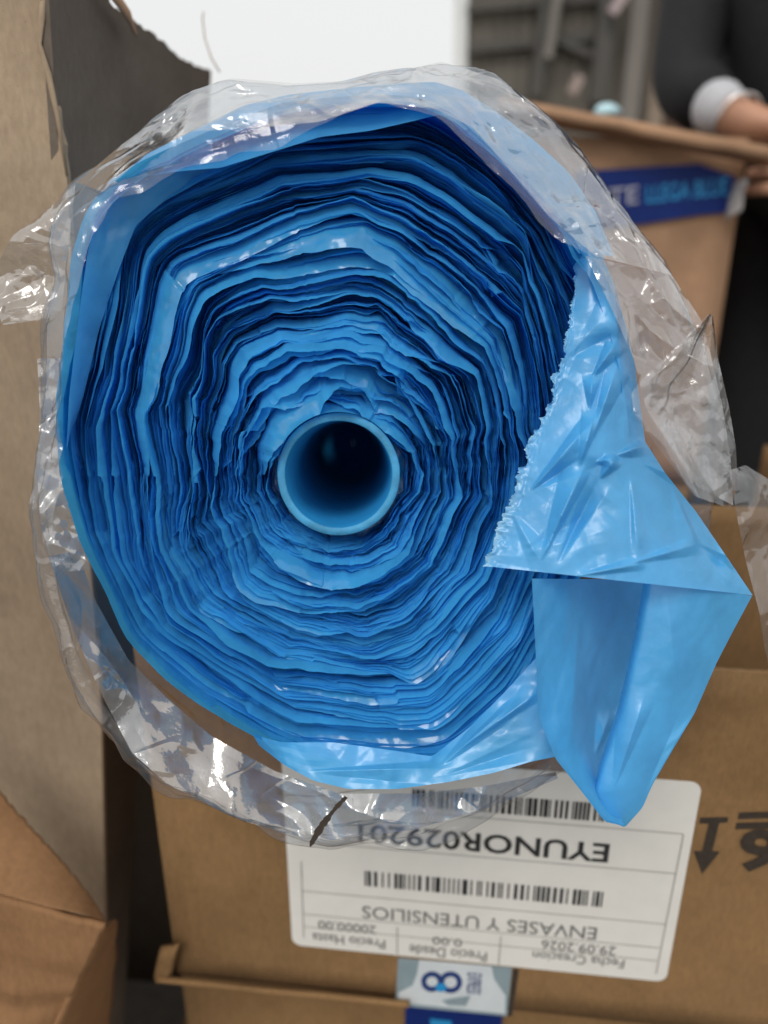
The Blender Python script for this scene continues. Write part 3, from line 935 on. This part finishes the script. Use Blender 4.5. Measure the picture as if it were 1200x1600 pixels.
# the bag's open mouth: dark inner wall and lighter outer wall
pk = sheet('pocket_wall', [(831, 904), (834, 960), (838, 1040), (841, 1120), (868, 1186), (905, 1232), (945, 1284), (972, 1290)],
           [(1030, 906), (1022, 950), (1012, 1000), (996, 1070), (980, 1130), (966, 1200), (964, 1255), (975, 1290)],
           lambda Uu, Vv, px, py: 0.028 - 0.046 * np.sin(np.clip(Uu, 0, 1) * np.pi / 2) ** 1.8 * (1 - Vv ** 3) + 0.006 * np.exp(-Uu / .08),
           M_FLAP, roll, 80, 110, 51, (0.0008, 0.0003), (0.03, 0.010), folds=[(905, 960, 890, 1180, .003, 40, 30), (930, 1180, 955, 1110, .004, 14, 20)])
set_attr(pk, 'stress', np.zeros(len(pk.data.vertices)))
pk2 = sheet('pocket_wall', [(1006, 900), (1002, 930), (990, 1000), (966, 1105), (938, 1190), (926, 1238), (944, 1278), (974, 1292)],
            [(1175, 931), (1146, 985), (1120, 1035), (1085, 1115), (1052, 1170), (1020, 1225), (1004, 1262), (978, 1291)],
            lambda Uu, Vv, px, py: 0.022 - 0.012 * Uu * (1 - Vv) + (-0.010 * np.exp(-Uu / .03) + 0.006 * np.sin(Uu * np.pi)) * (1 - Vv ** 4),
            M_FLAP, roll, 110, 120, 52, (0.0008, 0.0002), (0.035, 0.012), folds=[(1040, 920, 1060, 1100, .002, 40, 30), (960, 1230, 1010, 1080, .003, 18, 40), (1010, 1240, 1085, 1110, .0025, 30, 18)])
set_attr(pk2, 'stress', np.zeros(len(pk2.data.vertices)))
# loose outer sheets at the bottom and under the wrap along the top
o = sheet('loose_sheet', [(395, 1148), (440, 1160), (520, 1160), (610, 1172), (675, 1182), (696, 1166), (735, 1135), (790, 1080), (845, 1020)],
          [(405, 1165), (445, 1196), (490, 1220), (545, 1233), (620, 1233), (700, 1222), (770, 1208), (830, 1190), (880, 1180)],
          lambda Uu, Vv, px, py: 0.006 + 0.010 * Uu + 0.004 * Vv, M_FLAP, roll, 70, 160, 53, (0.0010, 0.0004), (0.024, 0.008),
          folds=[(690, 1196, 800, 1100, .004, 20, 26), (480, 1205, 690, 1200, .003, 26, 12), (720, 1170, 850, 1075, .0035, 12, 24), (700, 1210, 840, 1165, -.002, 20, 20)])
set_attr(o, 'stress', np.zeros(len(o.data.vertices)))
o = sheet('loose_sheet', [(180, 300), (225, 276), (275, 268), (345, 262), (430, 236), (500, 214), (580, 204), (650, 188), (690, 178), (706, 190), (722, 206)],
          [(165, 285), (230, 240), (300, 205), (380, 165), (450, 148), (540, 138), (620, 130), (680, 128), (720, 140), (745, 160), (765, 190)],
          lambda Uu, Vv, px, py: 0.010 - 0.020 * Uu, M_FLAP, roll, 50, 180, 54, (0.0014, 0.0005), (0.022, 0.008))
set_attr(o, 'stress', np.zeros(len(o.data.vertices)))
o = sheet('loose_sheet', [(690, 180), (722, 208), (768, 240), (820, 296), (862, 345), (905, 396)],
          [(720, 140), (770, 170), (830, 215), (890, 270), (930, 330), (960, 400)],
          lambda Uu, Vv, px, py: 0.008 - 0.020 * Uu, M_FLAP, roll, 40, 110, 55, (0.0014, 0.0005), (0.022, 0.008))
set_attr(o, 'stress', np.zeros(len(o.data.vertices)))

o = sheet('loose_sheet', [(104, 700), (108, 620), (122, 500), (136, 400), (150, 332), (186, 290), (250, 255), (330, 226)],
          [(106, 700), (130, 620), (156, 510), (186, 420), (212, 352), (258, 312), (300, 282), (340, 262)],
          lambda Uu, Vv, px, py: 0.010 - 0.012 * Uu, M_FLAP, roll, 40, 120, 56, (0.0012, 0.0004), (0.022, 0.008))
set_attr(o, 'stress', np.zeros(len(o.data.vertices)))

# ------------------------------------------------------------------ clear wrap
wrap = empty('clear_plastic_wrap', MR, 'crinkled clear plastic wrap loose around the blue bag roll', 'plastic wrap')
SIL = [(55, 740), (56, 690), (60, 620), (62, 560), (72, 500), (90, 430), (70, 380), (85, 320), (110, 285), (180, 222), (250, 166), (300, 136), (350, 113), (450, 124), (560, 118), (640, 100), (690, 87), (740, 94), (790, 118), (850, 164),
       (910, 214), (960, 290), (1010, 358), (1060, 418), (1102, 482), (1120, 560), (1140, 640), (1152, 720), (1150, 800), (1140, 900), (1100, 1010), (1020, 1130), (940, 1190), (880, 1218), (800, 1252), (700, 1287), (600, 1312), (520, 1326),
       (440, 1306), (380, 1290), (300, 1252), (245, 1226), (200, 1182), (150, 1084), (110, 985), (80, 900), (60, 820)]
RIM = [(100, 740), (98, 640), (108, 540), (122, 450), (140, 360), (175, 300), (225, 280), (275, 270), (345, 261), (430, 236), (500, 200), (540, 172), (600, 166), (680, 174), (700, 190), (745, 240), (790, 284), (840, 344), (880, 376), (920, 405),
       (950, 460), (985, 540), (1010, 620), (1060, 700), (1110, 780), (1120, 880), (1090, 1000), (1015, 1120), (935, 1185), (880, 1212), (800, 1246), (700, 1280), (600, 1306), (520, 1320),
       (440, 1301), (380, 1285), (300, 1247), (250, 1222), (206, 1178), (156, 1082), (118, 985), (95, 900), (92, 820)]
MW, RW = 900, 84
tw = np.linspace(0, 2 * np.pi, MW, endpoint=False)
Ro = smooth_periodic(polar_fn(OUT, 0.0, tw), 60)
Rs = smooth_periodic(polar_fn(SIL, -0.005, tw), 4)
Rr = smooth_periodic(polar_fn(RIM, 0.018, tw), 3)
# the lower left half flares open: its rim is the outer edge
keys_s = [0, .25, .42, .62, .82, 1.0]
keys_z = [-.30, -.12, -.05, -.008, .010, .018]
low_ = np.clip((-(np.sin(tw)) - 0.05) * 3, 0, 1)
kr = [Ro * .97 + .002, Ro * .985 + .003, Ro + .004 + .35 * np.clip(Rs - Ro, 0, 1), Rs, (Rs + Rr) / 2 + .002 * (1 - low_), Rr]
kr[3] = kr[3] * (1 - low_) + (Ro + 0.62 * (Rs - Ro)) * low_
kr[4] = kr[4] * (1 - low_) + (Ro + 0.90 * (Rs - Ro)) * low_
kr = np.array(kr); sv = np.linspace(0, 1, RW)
Rw = np.empty((RW, MW)); zw = np.interp(sv, keys_s, keys_z)
# smooth along the profile
for j in range(MW): Rw[:, j] = np.interp(sv, keys_s, kr[:, j])
for _ in range(5):
    Rw[1:-1] = (Rw[:-2] + 2 * Rw[1:-1] + Rw[2:]) / 4; zw[1:-1] = (zw[:-2] + 2 * zw[1:-1] + zw[2:]) / 4
pz = np.stack([Rw * np.cos(tw), Rw * np.sin(tw), np.repeat(zw[:, None], MW, 1)], -1)
amp_s = np.clip(sv * 1.5 - .3, 0.1, 1)[:, None]
# creases run long: mostly round the roll, some along it
pq = np.stack([tw[None] * .115 + zw[:, None] * 0, Rw * 1.6, np.repeat(zw[:, None] * 2.2, MW, 1)], -1)
cyc = np.stack([np.cos(tw) * .05 + 0 * Rw, np.sin(tw) * .05 + 0 * Rw, Rw * 1.5 + zw[:, None] * 1.5], -1)
hw = crumple(pz, .055, .0058, 71, 6) + crumple(cyc, .022, .0036, 72, 6) + crumple(cyc, .009, .0008, 73, 5) + crumple(pz, .030, .0010, 74, 4)
edge_keep = np.where(sv > .93, .45, 1.0)[:, None]
hw = hw * amp_s * edge_keep
# long folds that run round the roll
ring_n = np.sin(sv[:, None] * 46 + 3 * vnoise(np.stack([np.cos(tw) * 3, np.sin(tw) * 3, tw * 0], -1), 12)[None]) * .0012 * amp_s
tilt = np.where(sv < .6, 1.0, .55)[:, None]
pz[..., 0] += (hw * tilt + ring_n) * np.cos(tw); pz[..., 1] += (hw * tilt + ring_n) * np.sin(tw); pz[..., 2] += hw * .8 - (np.exp(-((((tw + np.pi) % (2 * np.pi)) - np.pi + R(28)) / R(26)) ** 2) * .045)[None] * np.clip(sv * 2 - .6, 0, 1)[:, None]
rimj = vnoise(np.stack([np.cos(tw) * 18, np.sin(tw) * 18, tw * 0], -1), 15) * .002
pz[-3:, :, 2] += rimj * np.array([.3, .6, 1.0])[:, None]
from_np('wrap_sheet', pz.reshape(-1, 3), grid_faces(RW, MW, True), M_CLEAR, wrap)
# second skin along the top and right, where the film lies double
def csheet(name, lc, rc_, zfun, seed, nu=70, nv=120, amp=(.0036, .0011), lam=(.024, .008), mat=None):
    return sheet(name, lc, rc_, zfun, mat or M_CLEAR2, wrap, nu, nv, seed, amp, lam)
csheet('folded_corner', [(1108, 490), (1060, 540), (1000, 596), (986, 615), (992, 650), (1030, 702), (1085, 775)],
       [(1114, 494), (1122, 560), (1140, 640), (1150, 700), (1152, 740), (1150, 770), (1142, 795)], lambda a_, b_, x, y: .040 - .030 * a_ + .004 * np.sin(a_ * 9), 81, amp=(.0026, .0006), lam=(.03, .01), mat=M_CLEAR4)
csheet('folded_corner', [(1140, 735), (1150, 800), (1166, 880), (1186, 955), (1194, 1010), (1204, 1052)],
       [(1165, 727), (1200, 748), (1232, 800), (1244, 900), (1238, 1000), (1226, 1064)], lambda a_, b_, x, y: -.004 - .01 * a_ + .006 * np.sin(b_ * 11), 82, amp=(.005, .0012), mat=M_CLEAR4)
csheet('torn_tongue', [(60, 338), (20, 368), (2, 400), (-14, 440), (-6, 480), (4, 508)],
       [(118, 288), (112, 340), (106, 400), (100, 450), (96, 485), (62, 500)], lambda a_, b_, x, y: .000 + .006 * np.sin(b_ * 7), 83)
csheet('double_fold', [(160, 300), (230, 240), (300, 205), (400, 200), (500, 190), (590, 160), (680, 170), (740, 200), (800, 270), (860, 340), (930, 400)],
       [(120, 285), (190, 226), (300, 145), (360, 122), (460, 130), (560, 126), (690, 96), (780, 124), (860, 190), (940, 290), (1050, 430)],
       lambda a_, b_, x, y: .024 - .020 * a_, 84, 60, 260, (.0046, .0013), (.024, .008))
csheet('double_fold', [(915, 400), (950, 470), (990, 560), (1010, 640), (1050, 700), (1090, 760)],
       [(1050, 430), (1096, 500), (1112, 560), (1130, 640), (1142, 720), (1146, 790)], lambda a_, b_, x, y: .016 - .012 * a_, 85, 60, 140, (.0040, .0012), (.022, .008))
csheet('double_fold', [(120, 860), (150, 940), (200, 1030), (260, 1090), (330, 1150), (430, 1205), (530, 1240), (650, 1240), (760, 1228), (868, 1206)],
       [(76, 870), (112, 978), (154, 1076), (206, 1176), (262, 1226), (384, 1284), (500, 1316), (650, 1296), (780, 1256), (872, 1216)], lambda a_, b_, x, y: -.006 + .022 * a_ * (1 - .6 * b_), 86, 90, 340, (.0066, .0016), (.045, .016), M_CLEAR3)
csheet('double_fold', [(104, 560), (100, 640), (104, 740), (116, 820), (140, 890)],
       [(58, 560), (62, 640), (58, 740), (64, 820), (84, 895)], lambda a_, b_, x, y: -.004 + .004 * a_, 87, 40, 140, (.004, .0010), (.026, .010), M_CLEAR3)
# black mark printed on the wrap at the bottom
ln = poly_interp([(541, 1245), (525, 1262), (520, 1268), (503, 1290), (484, 1322)], 30)
wd_ = np.interp(np.arange(30), [0, 6, 9, 14, 22, 29], [1.5, 3.5, 1, 4, 5, 1.5])
gg = np.random.default_rng(4); wd_ = wd_ + gg.uniform(-1.5, 1.5, 30)
pm = np.stack([loc(ln[:, 0] - wd_, ln[:, 1] - 2, np.full(30, .024)), loc(ln[:, 0] + wd_, ln[:, 1] + 2, np.full(30, .024))], 1)
from_np('printed_mark', pm.reshape(-1, 3), grid_faces(30, 2), M_PRINT, wrap)

# ------------------------------------------------------------------ carton with the blue tape, right behind
TD = 1.00
hT = Vector((1, 0.06, 0)).normalized(); bT = Vector((-0.06, 1, 0)).normalized(); nT = -bT
brT = P(1157, 300, TD)
tb = lambda x, y, off=0.0: on_plane(x, y, brT + nT * off, nT)
wT = 0.42
topT = tb(1140, 215).z
botT = topT - 0.46
cT = Carton('cardboard_carton', Vector((brT.x, brT.y, botT)) - hT * wT, hT, bT, wT, 0.32, topT - botT, M_PINK,
            'pinkish brown carton with blue printed tape in front of the person in black', seed=90, top=False, bulge=.004)
# front flap folded outwards and up, its raw edge catching the light
fl0, fl1 = P(780, 150, .93), P(1205, 228, .93)
wpart(panel('open_flap', fl0, fl1 - fl0, tb(1000, 222) - (fl0 + fl1) / 2 + Vector((0, 0, .012)), .013, M_PINK, None, nu=40, nv=8, bulge=.008, seed=95), cT.root)
tape = slab('packing_tape', [tb(900, 268, .003), tb(1020, 260, .003), tb(1092, 256, .003), tb(1150, 276, .003), tb(1150, 331, .003), tb(1090, 336, .003), tb(1010, 349, .003), tb(900, 360, .003)], nT, .0012, M_BTAPE, None)
wpart(tape, cT.root)
bpy.context.view_layer.update()
up_ = Vector((0, 0, 1))
tdir = (tb(1135, 303) - tb(1010, 316)).normalized(); tup = nT.cross(tdir).normalized()
put_text('tape_text', 'LLEGA BLUE', tb(1009, 317, .003), tb(1136, 303, .003), .021, M_CYAN, tape, None, tdir, tup, nT, .0012, .012)
put_text('tape_text', 'TE', tb(950, 322, .003), tb(997, 317, .003), .021, M_WHITEP, tape, None, tdir, tup, nT, .0012, .012)
# clear tape tail at its right end
wpart(quad_grid('tape_tail', [tb(1146, 285, .004), tb(1166, 278, .03)], [tb(1128, 345, .004), tb(1158, 330, .03)], plain('tape_tail_film', (.45, .42, .40), .2), cT.root, 8, 12, .006, .02, 5, .0006), cT.root)
zz = botT - .006
c5 = Carton('cardboard_carton', Vector((brT.x, brT.y, zz - .30)) - hT * (wT - .005) + bT * .006, hT, bT, wT - .01, .31, .294, M_TAN2, 'brown carton hidden low under the blue taped carton', seed=101)
Carton('cardboard_carton', Vector((brT.x, brT.y, .001)) - hT * (wT - .003) + bT * .01, hT, bT, wT - .012, .31, zz - .308, M_TAN2, 'bottom carton on the ground under the blue taped carton', seed=108)

# small pale blue bag lying on the tape carton
bp_ = P(952, 158, 1.12)
gx = np.linspace(0, 2 * np.pi, 40, endpoint=False); gy = np.linspace(-1, 1, 16)
A_, B_ = np.meshgrid(gx, gy)
rr = np.sqrt(np.clip(1 - B_ ** 2, 0, 1))
pp = np.stack([rr * np.cos(A_) * .020, rr * np.sin(A_) * .016, B_ * .012], -1)
pp = pp * (1 + crumple(pp, .03, .22, 3, 5))[..., None] + np.array(bp_) - np.array([0, 0, .014])
tag(from_np('crumpled_bag', pp.reshape(-1, 3), grid_faces(16, 40, True), plain('pale_bag_film', (.45, .66, .72), .35, .08, 30)), 'small pale blue crumpled bag on the taped carton beside the sleeve', 'bag')

# ------------------------------------------------------------------ person
M_SKIN = plain('skin', (0.46, 0.24, 0.15), .5, .08, 60)
M_BLACK = plain('black_cloth', (0.012, 0.012, 0.014), .8, .3, 120, bump=.3, spec=.3)
M_TROU = plain('black_trousers_cloth', (0.010, 0.010, 0.011), .85, .3, 120, spec=.25)
M_WHITEC = plain('white_cuff_cloth', (0.46, 0.46, 0.48), .8, .04, 60)
M_HAIR = plain('dark_hair', (0.02, 0.014, 0.01), .5, .3, 150)
M_SHOE = plain('black_shoe', (0.015, 0.015, 0.016), .4, .2, 60)
def skin_mesh(name, pts, edges, mat, parent, root_i=0, sub=2):
    """pts: name -> (co, rx, ry)"""
    keys = list(pts); ix = {k: i for i, k in enumerate(keys)}
    me = bpy.data.meshes.new(name)
    me.from_pydata([pts[k][0] for k in keys], [(ix[a_], ix[b_]) for a_, b_ in edges], [])
    o = bpy.data.objects.new(name, me); C.objects.link(o)
    md = o.modifiers.new('skin', 'SKIN'); md.use_smooth_shade = True
    for i, k in enumerate(keys):
        sv_ = me.skin_vertices[0].data[i]
        sv_.radius = pts[k][1:3]; sv_.use_root = (i == root_i)
    sb = o.modifiers.new('sub', 'SUBSURF'); sb.levels = sub; sb.render_levels = sub
    dg = bpy.context.evaluated_depsgraph_get()
    m2 = bpy.data.meshes.new_from_object(o.evaluated_get(dg))
    bpy.data.objects.remove(o)
    m2.name = name; m2.materials.clear()
    return wpart(link(name, m2, mat, None, True), parent)
hipc = P(1262, 520, 1.26); PX, PYc = hipc.x, hipc.y
person = empty('person', Matrix.Translation((PX, PYc, 0)), 'person in black jacket with white cuff holding the taped carton', 'person')
bpy.context.view_layer.update()
shL = P(1128, -235, 1.22)      # shoulder on the left of the picture
shz = shL.z
shR = Vector((2 * PX - shL.x + .02, shL.y + .03, shz))
elL = P(1066, 134, 1.14); wrL = P(1146, 182, 1.03)
elR = Vector((PX + .26, PYc - .10, shz - .31)); wrR = P(1345, 285, .985)
hips = Vector((PX, PYc, .88)); belly = Vector((PX, PYc - .01, 1.02)); chest = Vector((PX, PYc - .03, shz - .12)); neckb = Vector((PX, PYc - .03, shz + .04)); headb = Vector((PX - .01, PYc - .06, shz + .12)); headc = Vector((PX - .02, PYc - .08, shz + .20)); headt = Vector((PX - .02, PYc - .07, shz + .28))
kn = [Vector((PX + s_ * .11, PYc - .02, .47)) for s_ in (-1, 1)]; an = [Vector((PX + s_ * .12, PYc + .02, .09)) for s_ in (-1, 1)]; toe = [Vector((PX + s_ * .14, PYc - .14, .04)) for s_ in (-1, 1)]; hp = [Vector((PX + s_ * .09, PYc, .84)) for s_ in (-1, 1)]
B = {'hips': (hips, .145, .105), 'belly': (belly, .13, .10), 'chest': (chest, .15, .105), 'neckb': (neckb, .055, .055), 'headb': (headb, .058, .06), 'headc': (headc, .075, .09), 'headt': (headt, .05, .06),
     'shL': (shL, .055, .055), 'elL': (elL, .038, .038), 'wrL': (wrL, .026, .023), 'shR': (shR, .055, .055), 'elR': (elR, .038, .038), 'wrR': (wrR, .026, .023)}
E_ = [('hips', 'belly'), ('belly', 'chest'), ('chest', 'neckb'), ('neckb', 'headb'), ('headb', 'headc'), ('headc', 'headt'), ('chest', 'shL'), ('shL', 'elL'), ('elL', 'wrL'), ('chest', 'shR'), ('shR', 'elR'), ('elR', 'wrR')]
for k, s_ in enumerate('LR'):
    B['hp' + s_] = (hp[k], .085, .085); B['kn' + s_] = (kn[k], .055, .055); B['an' + s_] = (an[k], .035, .04); B['toe' + s_] = (toe[k], .03, .025)
    E_ += [('hips', 'hp' + s_), ('hp' + s_, 'kn' + s_), ('kn' + s_, 'an' + s_), ('an' + s_, 'toe' + s_)]
def hand(tagk, wr, fwd, side, thumb_dir, curl):
    """palm and five bent fingers grown from the wrist"""
    fwd = fwd.normalized(); side = (side - fwd * side.dot(fwd)).normalized()
    pal = wr + fwd * .045
    B['pm' + tagk] = (pal, .036, .016); E_.append(('wr' + tagk, 'pm' + tagk))
    for j, (off, ln_) in enumerate(((-.030, .066), (-.010, .076), (.010, .072), (.029, .058))):
        a_ = wr + fwd * .088 + side * off
        b_ = a_ + (fwd * .75 + curl * .5).normalized() * ln_ * .5
        c2_ = b_ + (fwd * .25 + curl * .95).normalized() * ln_ * .5
        for q_, pt, r_ in (('a', a_, .0095), ('b', b_, .0088), ('c', c2_, .0075)):
            B[f'f{tagk}{j}{q_}'] = (pt, r_, r_)
        E_.extend([('pm' + tagk, f'f{tagk}{j}a'), (f'f{tagk}{j}a', f'f{tagk}{j}b'), (f'f{tagk}{j}b', f'f{tagk}{j}c')])
    t0 = wr + fwd * .04 + side * -.034; t1 = t0 + (thumb_dir * .8 + fwd * .6).normalized() * .034; t2 = t1 + (fwd * .9 + curl * .3).normalized() * .028
    for q_, pt, r_ in (('a', t0, .013), ('b', t1, .011), ('c', t2, .009)):
        B[f't{tagk}{q_}'] = (pt, r_, r_)
    E_.extend([('pm' + tagk, f't{tagk}a'), (f't{tagk}a', f't{tagk}b'), (f't{tagk}b', f't{tagk}c')])
hand('L', wrL, P(1225, 205, .985) - wrL, Vector((0, -1, .3)), Vector((0, -1, 0)), Vector((.1, -.3, -1)))
hand('R', wrR, P(1290, 268, .965) - wrR, Vector((.1, -.2, 1)), Vector((-.3, -.3, .8)), Vector((-.2, .9, -.1)))
skin_mesh('body', B, E_, M_SKIN, person)
fat = lambda k, d=.012, p=None: (p or B[k][0], B[k][1] + d, B[k][2] + d)
cufL = elL.lerp(wrL, .80); cufR = elR.lerp(wrR, .82)
J = {'belly': (hips + Vector((0, 0, .02)), .162, .122), 'waist': fat('belly', .06), 'chest': fat('chest', .08), 'neckb': (neckb - Vector((0, 0, .02)), .075, .07), 'shL': fat('shL', .012), 'elL': fat('elL', .014), 'cfL': (elL.lerp(wrL, .66), .046, .046), 'shR': fat('shR', .012), 'elR': fat('elR', .014), 'cfR': (cufR, .042, .042)}
skin_mesh('jacket', J, [('belly', 'waist'), ('waist', 'chest'), ('chest', 'neckb'), ('chest', 'shL'), ('shL', 'elL'), ('elL', 'cfL'), ('chest', 'shR'), ('shR', 'elR'), ('elR', 'cfR')], M_BLACK, person)
CF = {'a': (elL.lerp(wrL, .55), .044, .044), 'b': (elL.lerp(wrL, .8), .036, .036), 'c': (elL.lerp(wrL, 1.0), .032, .030)}
skin_mesh('shirt_cuff', CF, [('a', 'b'), ('b', 'c')], M_WHITEC, person)
Tr = {'hips': (hips, .158, .118)}
te = []
for k, s_ in enumerate('LR'):
    Tr['hp' + s_] = (hp[k], .102, .105); Tr['kn' + s_] = (kn[k], .078, .08); Tr['an' + s_] = (an[k] + Vector((0, 0, .02)), .062, .066)
    te += [('hips', 'hp' + s_), ('hp' + s_, 'kn' + s_), ('kn' + s_, 'an' + s_)]
    skin_mesh('shoe', {'a': (an[k] - Vector((0, -.05, .035)), .044, .05), 'b': (toe[k] + Vector((0, .05, .01)), .05, .045), 'c': (toe[k] - Vector((0, .03, 0)), .045, .035)}, [('a', 'b'), ('b', 'c')], M_SHOE, person)
skin_mesh('trousers', Tr, te, M_TROU, person)
skin_mesh('hair', {'a': (headc + Vector((0, .035, -.03)), .075, .06), 'b': (headt + Vector((0, .02, -.02)), .082, .085), 'c': (headt + Vector((0, .0, .012)), .055, .06)}, [('a', 'b'), ('b', 'c')], M_HAIR, person)
for s_ in (-1, 1):
    skin_mesh('eye', {'a': (headc + Vector((s_ * .032, -.078, .012)), .012, .009), 'b': (headc + Vector((s_ * .032, -.082, .012)), .010, .007)}, [('a', 'b')], M_WHITEC, person, sub=1)
    skin_mesh('ear', {'a': (headc + Vector((s_ * .078, .0, .02)), .010, .016), 'b': (headc + Vector((s_ * .080, .002, -.02)), .008, .012)}, [('a', 'b')], M_SKIN, person, sub=1)
skin_mesh('nose', {'a': (headc + Vector((0, -.085, .01)), .010, .010), 'b': (headc + Vector((0, -.100, -.018)), .013, .012)}, [('a', 'b')], M_SKIN, person, sub=1)
skin_mesh('mouth', {'a': (headc + Vector((-.022, -.080, -.048)), .006, .006), 'b': (headc + Vector((.022, -.080, -.048)), .006, .006)}, [('a', 'b')], plain('lips', (.35, .12, .10), .5), person, sub=1)
# thin bracelet by the cuff
br = wrL.lerp(P(1225, 205, .985), .12)
bv, bf = [], []
ax_ = (wrL - elL).normalized(); e1 = ax_.cross(Vector((0, 0, 1))).normalized(); e2 = ax_.cross(e1)
for k in range(24):
    for j in range(6):
        a_, b_ = 2 * math.pi * k / 24, 2 * math.pi * j / 6
        rr_ = .031 + .0022 * math.cos(b_)
        bv.append(br + (e1 * math.cos(a_) + e2 * math.sin(a_)) * rr_ + ax_ * (.0022 * math.sin(b_)))
for k in range(24):
    for j in range(6):
        bf.append((k * 6 + j, ((k + 1) % 24) * 6 + j, ((k + 1) % 24) * 6 + (j + 1) % 6, k * 6 + (j + 1) % 6))
me = bpy.data.meshes.new('bracelet'); me.from_pydata(bv, [], bf)
wpart(link('bracelet', me, plain('silver', (.8, .8, .8), .25, .05, 60, metal=1), None, True), person)

# ------------------------------------------------------------------ shed and timber wall far behind
SD = 5.2
M_SHEET = plain('grey_sheet', (0.135, 0.120, 0.098), .7, .15, 6)
M_STEEL = plain('dark_steel', (0.075, 0.070, 0.062), .6, .2, 10)
M_PALE = plain('pale_steel', (0.20, 0.185, 0.16), .6, .1, 10)
M_WOOD = plain('brown_timber', (0.11, 0.062, 0.038), .75, .25, 8)
M_TRIM = plain('white_trim', (0.78, 0.79, 0.78), .6, .03, 10)
sroot = empty('metal_shed', Matrix.Translation((1.2, SD, 0)), 'open shed with grey sheet wall and dark steel bars beyond the cartons', 'shed')
bpy.context.view_layer.update()
nS = Vector((0, -1, 0))
sp = lambda x, y, off=0.0: on_plane(x, y, Vector((0, SD, 0)) + nS * off, nS)
def bar(name, a_, b_, wd, dp, mat, root):
    a_, b_ = Vector(a_), Vector(b_); d = (b_ - a_).normalized(); s_ = d.cross(nS).normalized() * wd * .5
    pts = [a_ - s_, b_ - s_, b_ + s_, a_ + s_]
    return wpart(slab(name, pts, nS, dp, mat, None), root)
# corrugated sheets
xl = sp(728, 100).x
k = 0
for x0 in np.arange(xl, 1.55, 0.30):
    nx = 17
    xs = np.linspace(0, 0.302, nx)
    dpt = 0.012 * np.sin(xs / .297 * 2 * np.pi * 4)
    lean = 0.0
    Vb = np.array([[x0 + x_, SD + d_, 0.002] for x_, d_ in zip(xs, dpt)] + [[x0 + x_ , SD + d_, 3.0] for x_, d_ in zip(xs, dpt)])
    wpart(from_np('wall_sheet', Vb, grid_faces(2, nx), M_SHEET, None, False), sroot)
bar('corner_trim', (xl + .02, SD - .03, 0.0), (xl - .07, SD - .03, 3.0), .07, .03, M_TRIM, sroot)
bar('steel_post', sp(836, 150, .10), sp(866, -60, .10), .075, .05, M_STEEL, sroot)
bar('steel_post', sp(857, 90, .16), sp(880, -60, .16), .045, .03, M_PALE, sroot)
bar('steel_rail', sp(732, 76, .06), sp(960, 52, .06), .05, .04, M_STEEL, sroot)
bar('steel_rail', sp(880, 66, .07), sp(950, 95, .07), .04, .03, M_STEEL, sroot)
bar('steel_rail', sp(730, 14, .06), sp(960, -4, .06), .03, .04, M_STEEL, sroot)
bar('steel_post', sp(935, 160, .12), sp(957, -40, .12), .10, .06, M_STEEL, sroot)
bar('pale_rod', sp(956, 20, .2), sp(980, -14, .2), .05, .04, plain('pink_paint', (.45, .36, .36), .6), sroot)
bar('pale_rod', sp(893, 146, .2), sp(908, 118, .2), .05, .04, plain('dull_pink_paint', (.36, .28, .25), .6), sroot)
bar('shed_roof', (xl - .2, SD - .6, 3.03), (2.6, SD - .6, 3.03), .06, 1.4, M_SHEET, sroot)
troot = empty('timber_wall', Matrix.Translation((2.0, SD + .2, 0)), 'brown timber wall with pale posts behind the person', 'wall')
bpy.context.view_layer.update()
x = 1.56
while x < 4.2:
    bar('plank', (x + .07, SD + .02, 0.0), (x + .07, SD + .02, 3.0), .132, .03, M_WOOD, troot)
    x += .14
for px_, wd, mt in ((988, .10, plain('grey_post_paint', (.20, .18, .16), .7)), (1030, .09, plain('tan_post_paint', (.26, .20, .15), .7))):
    a_ = sp(px_, 100, .06)
    bar('pale_post', (a_.x, SD - .07, 0), (a_.x + .02, SD - .07, 3.0), wd, .05, mt, troot)
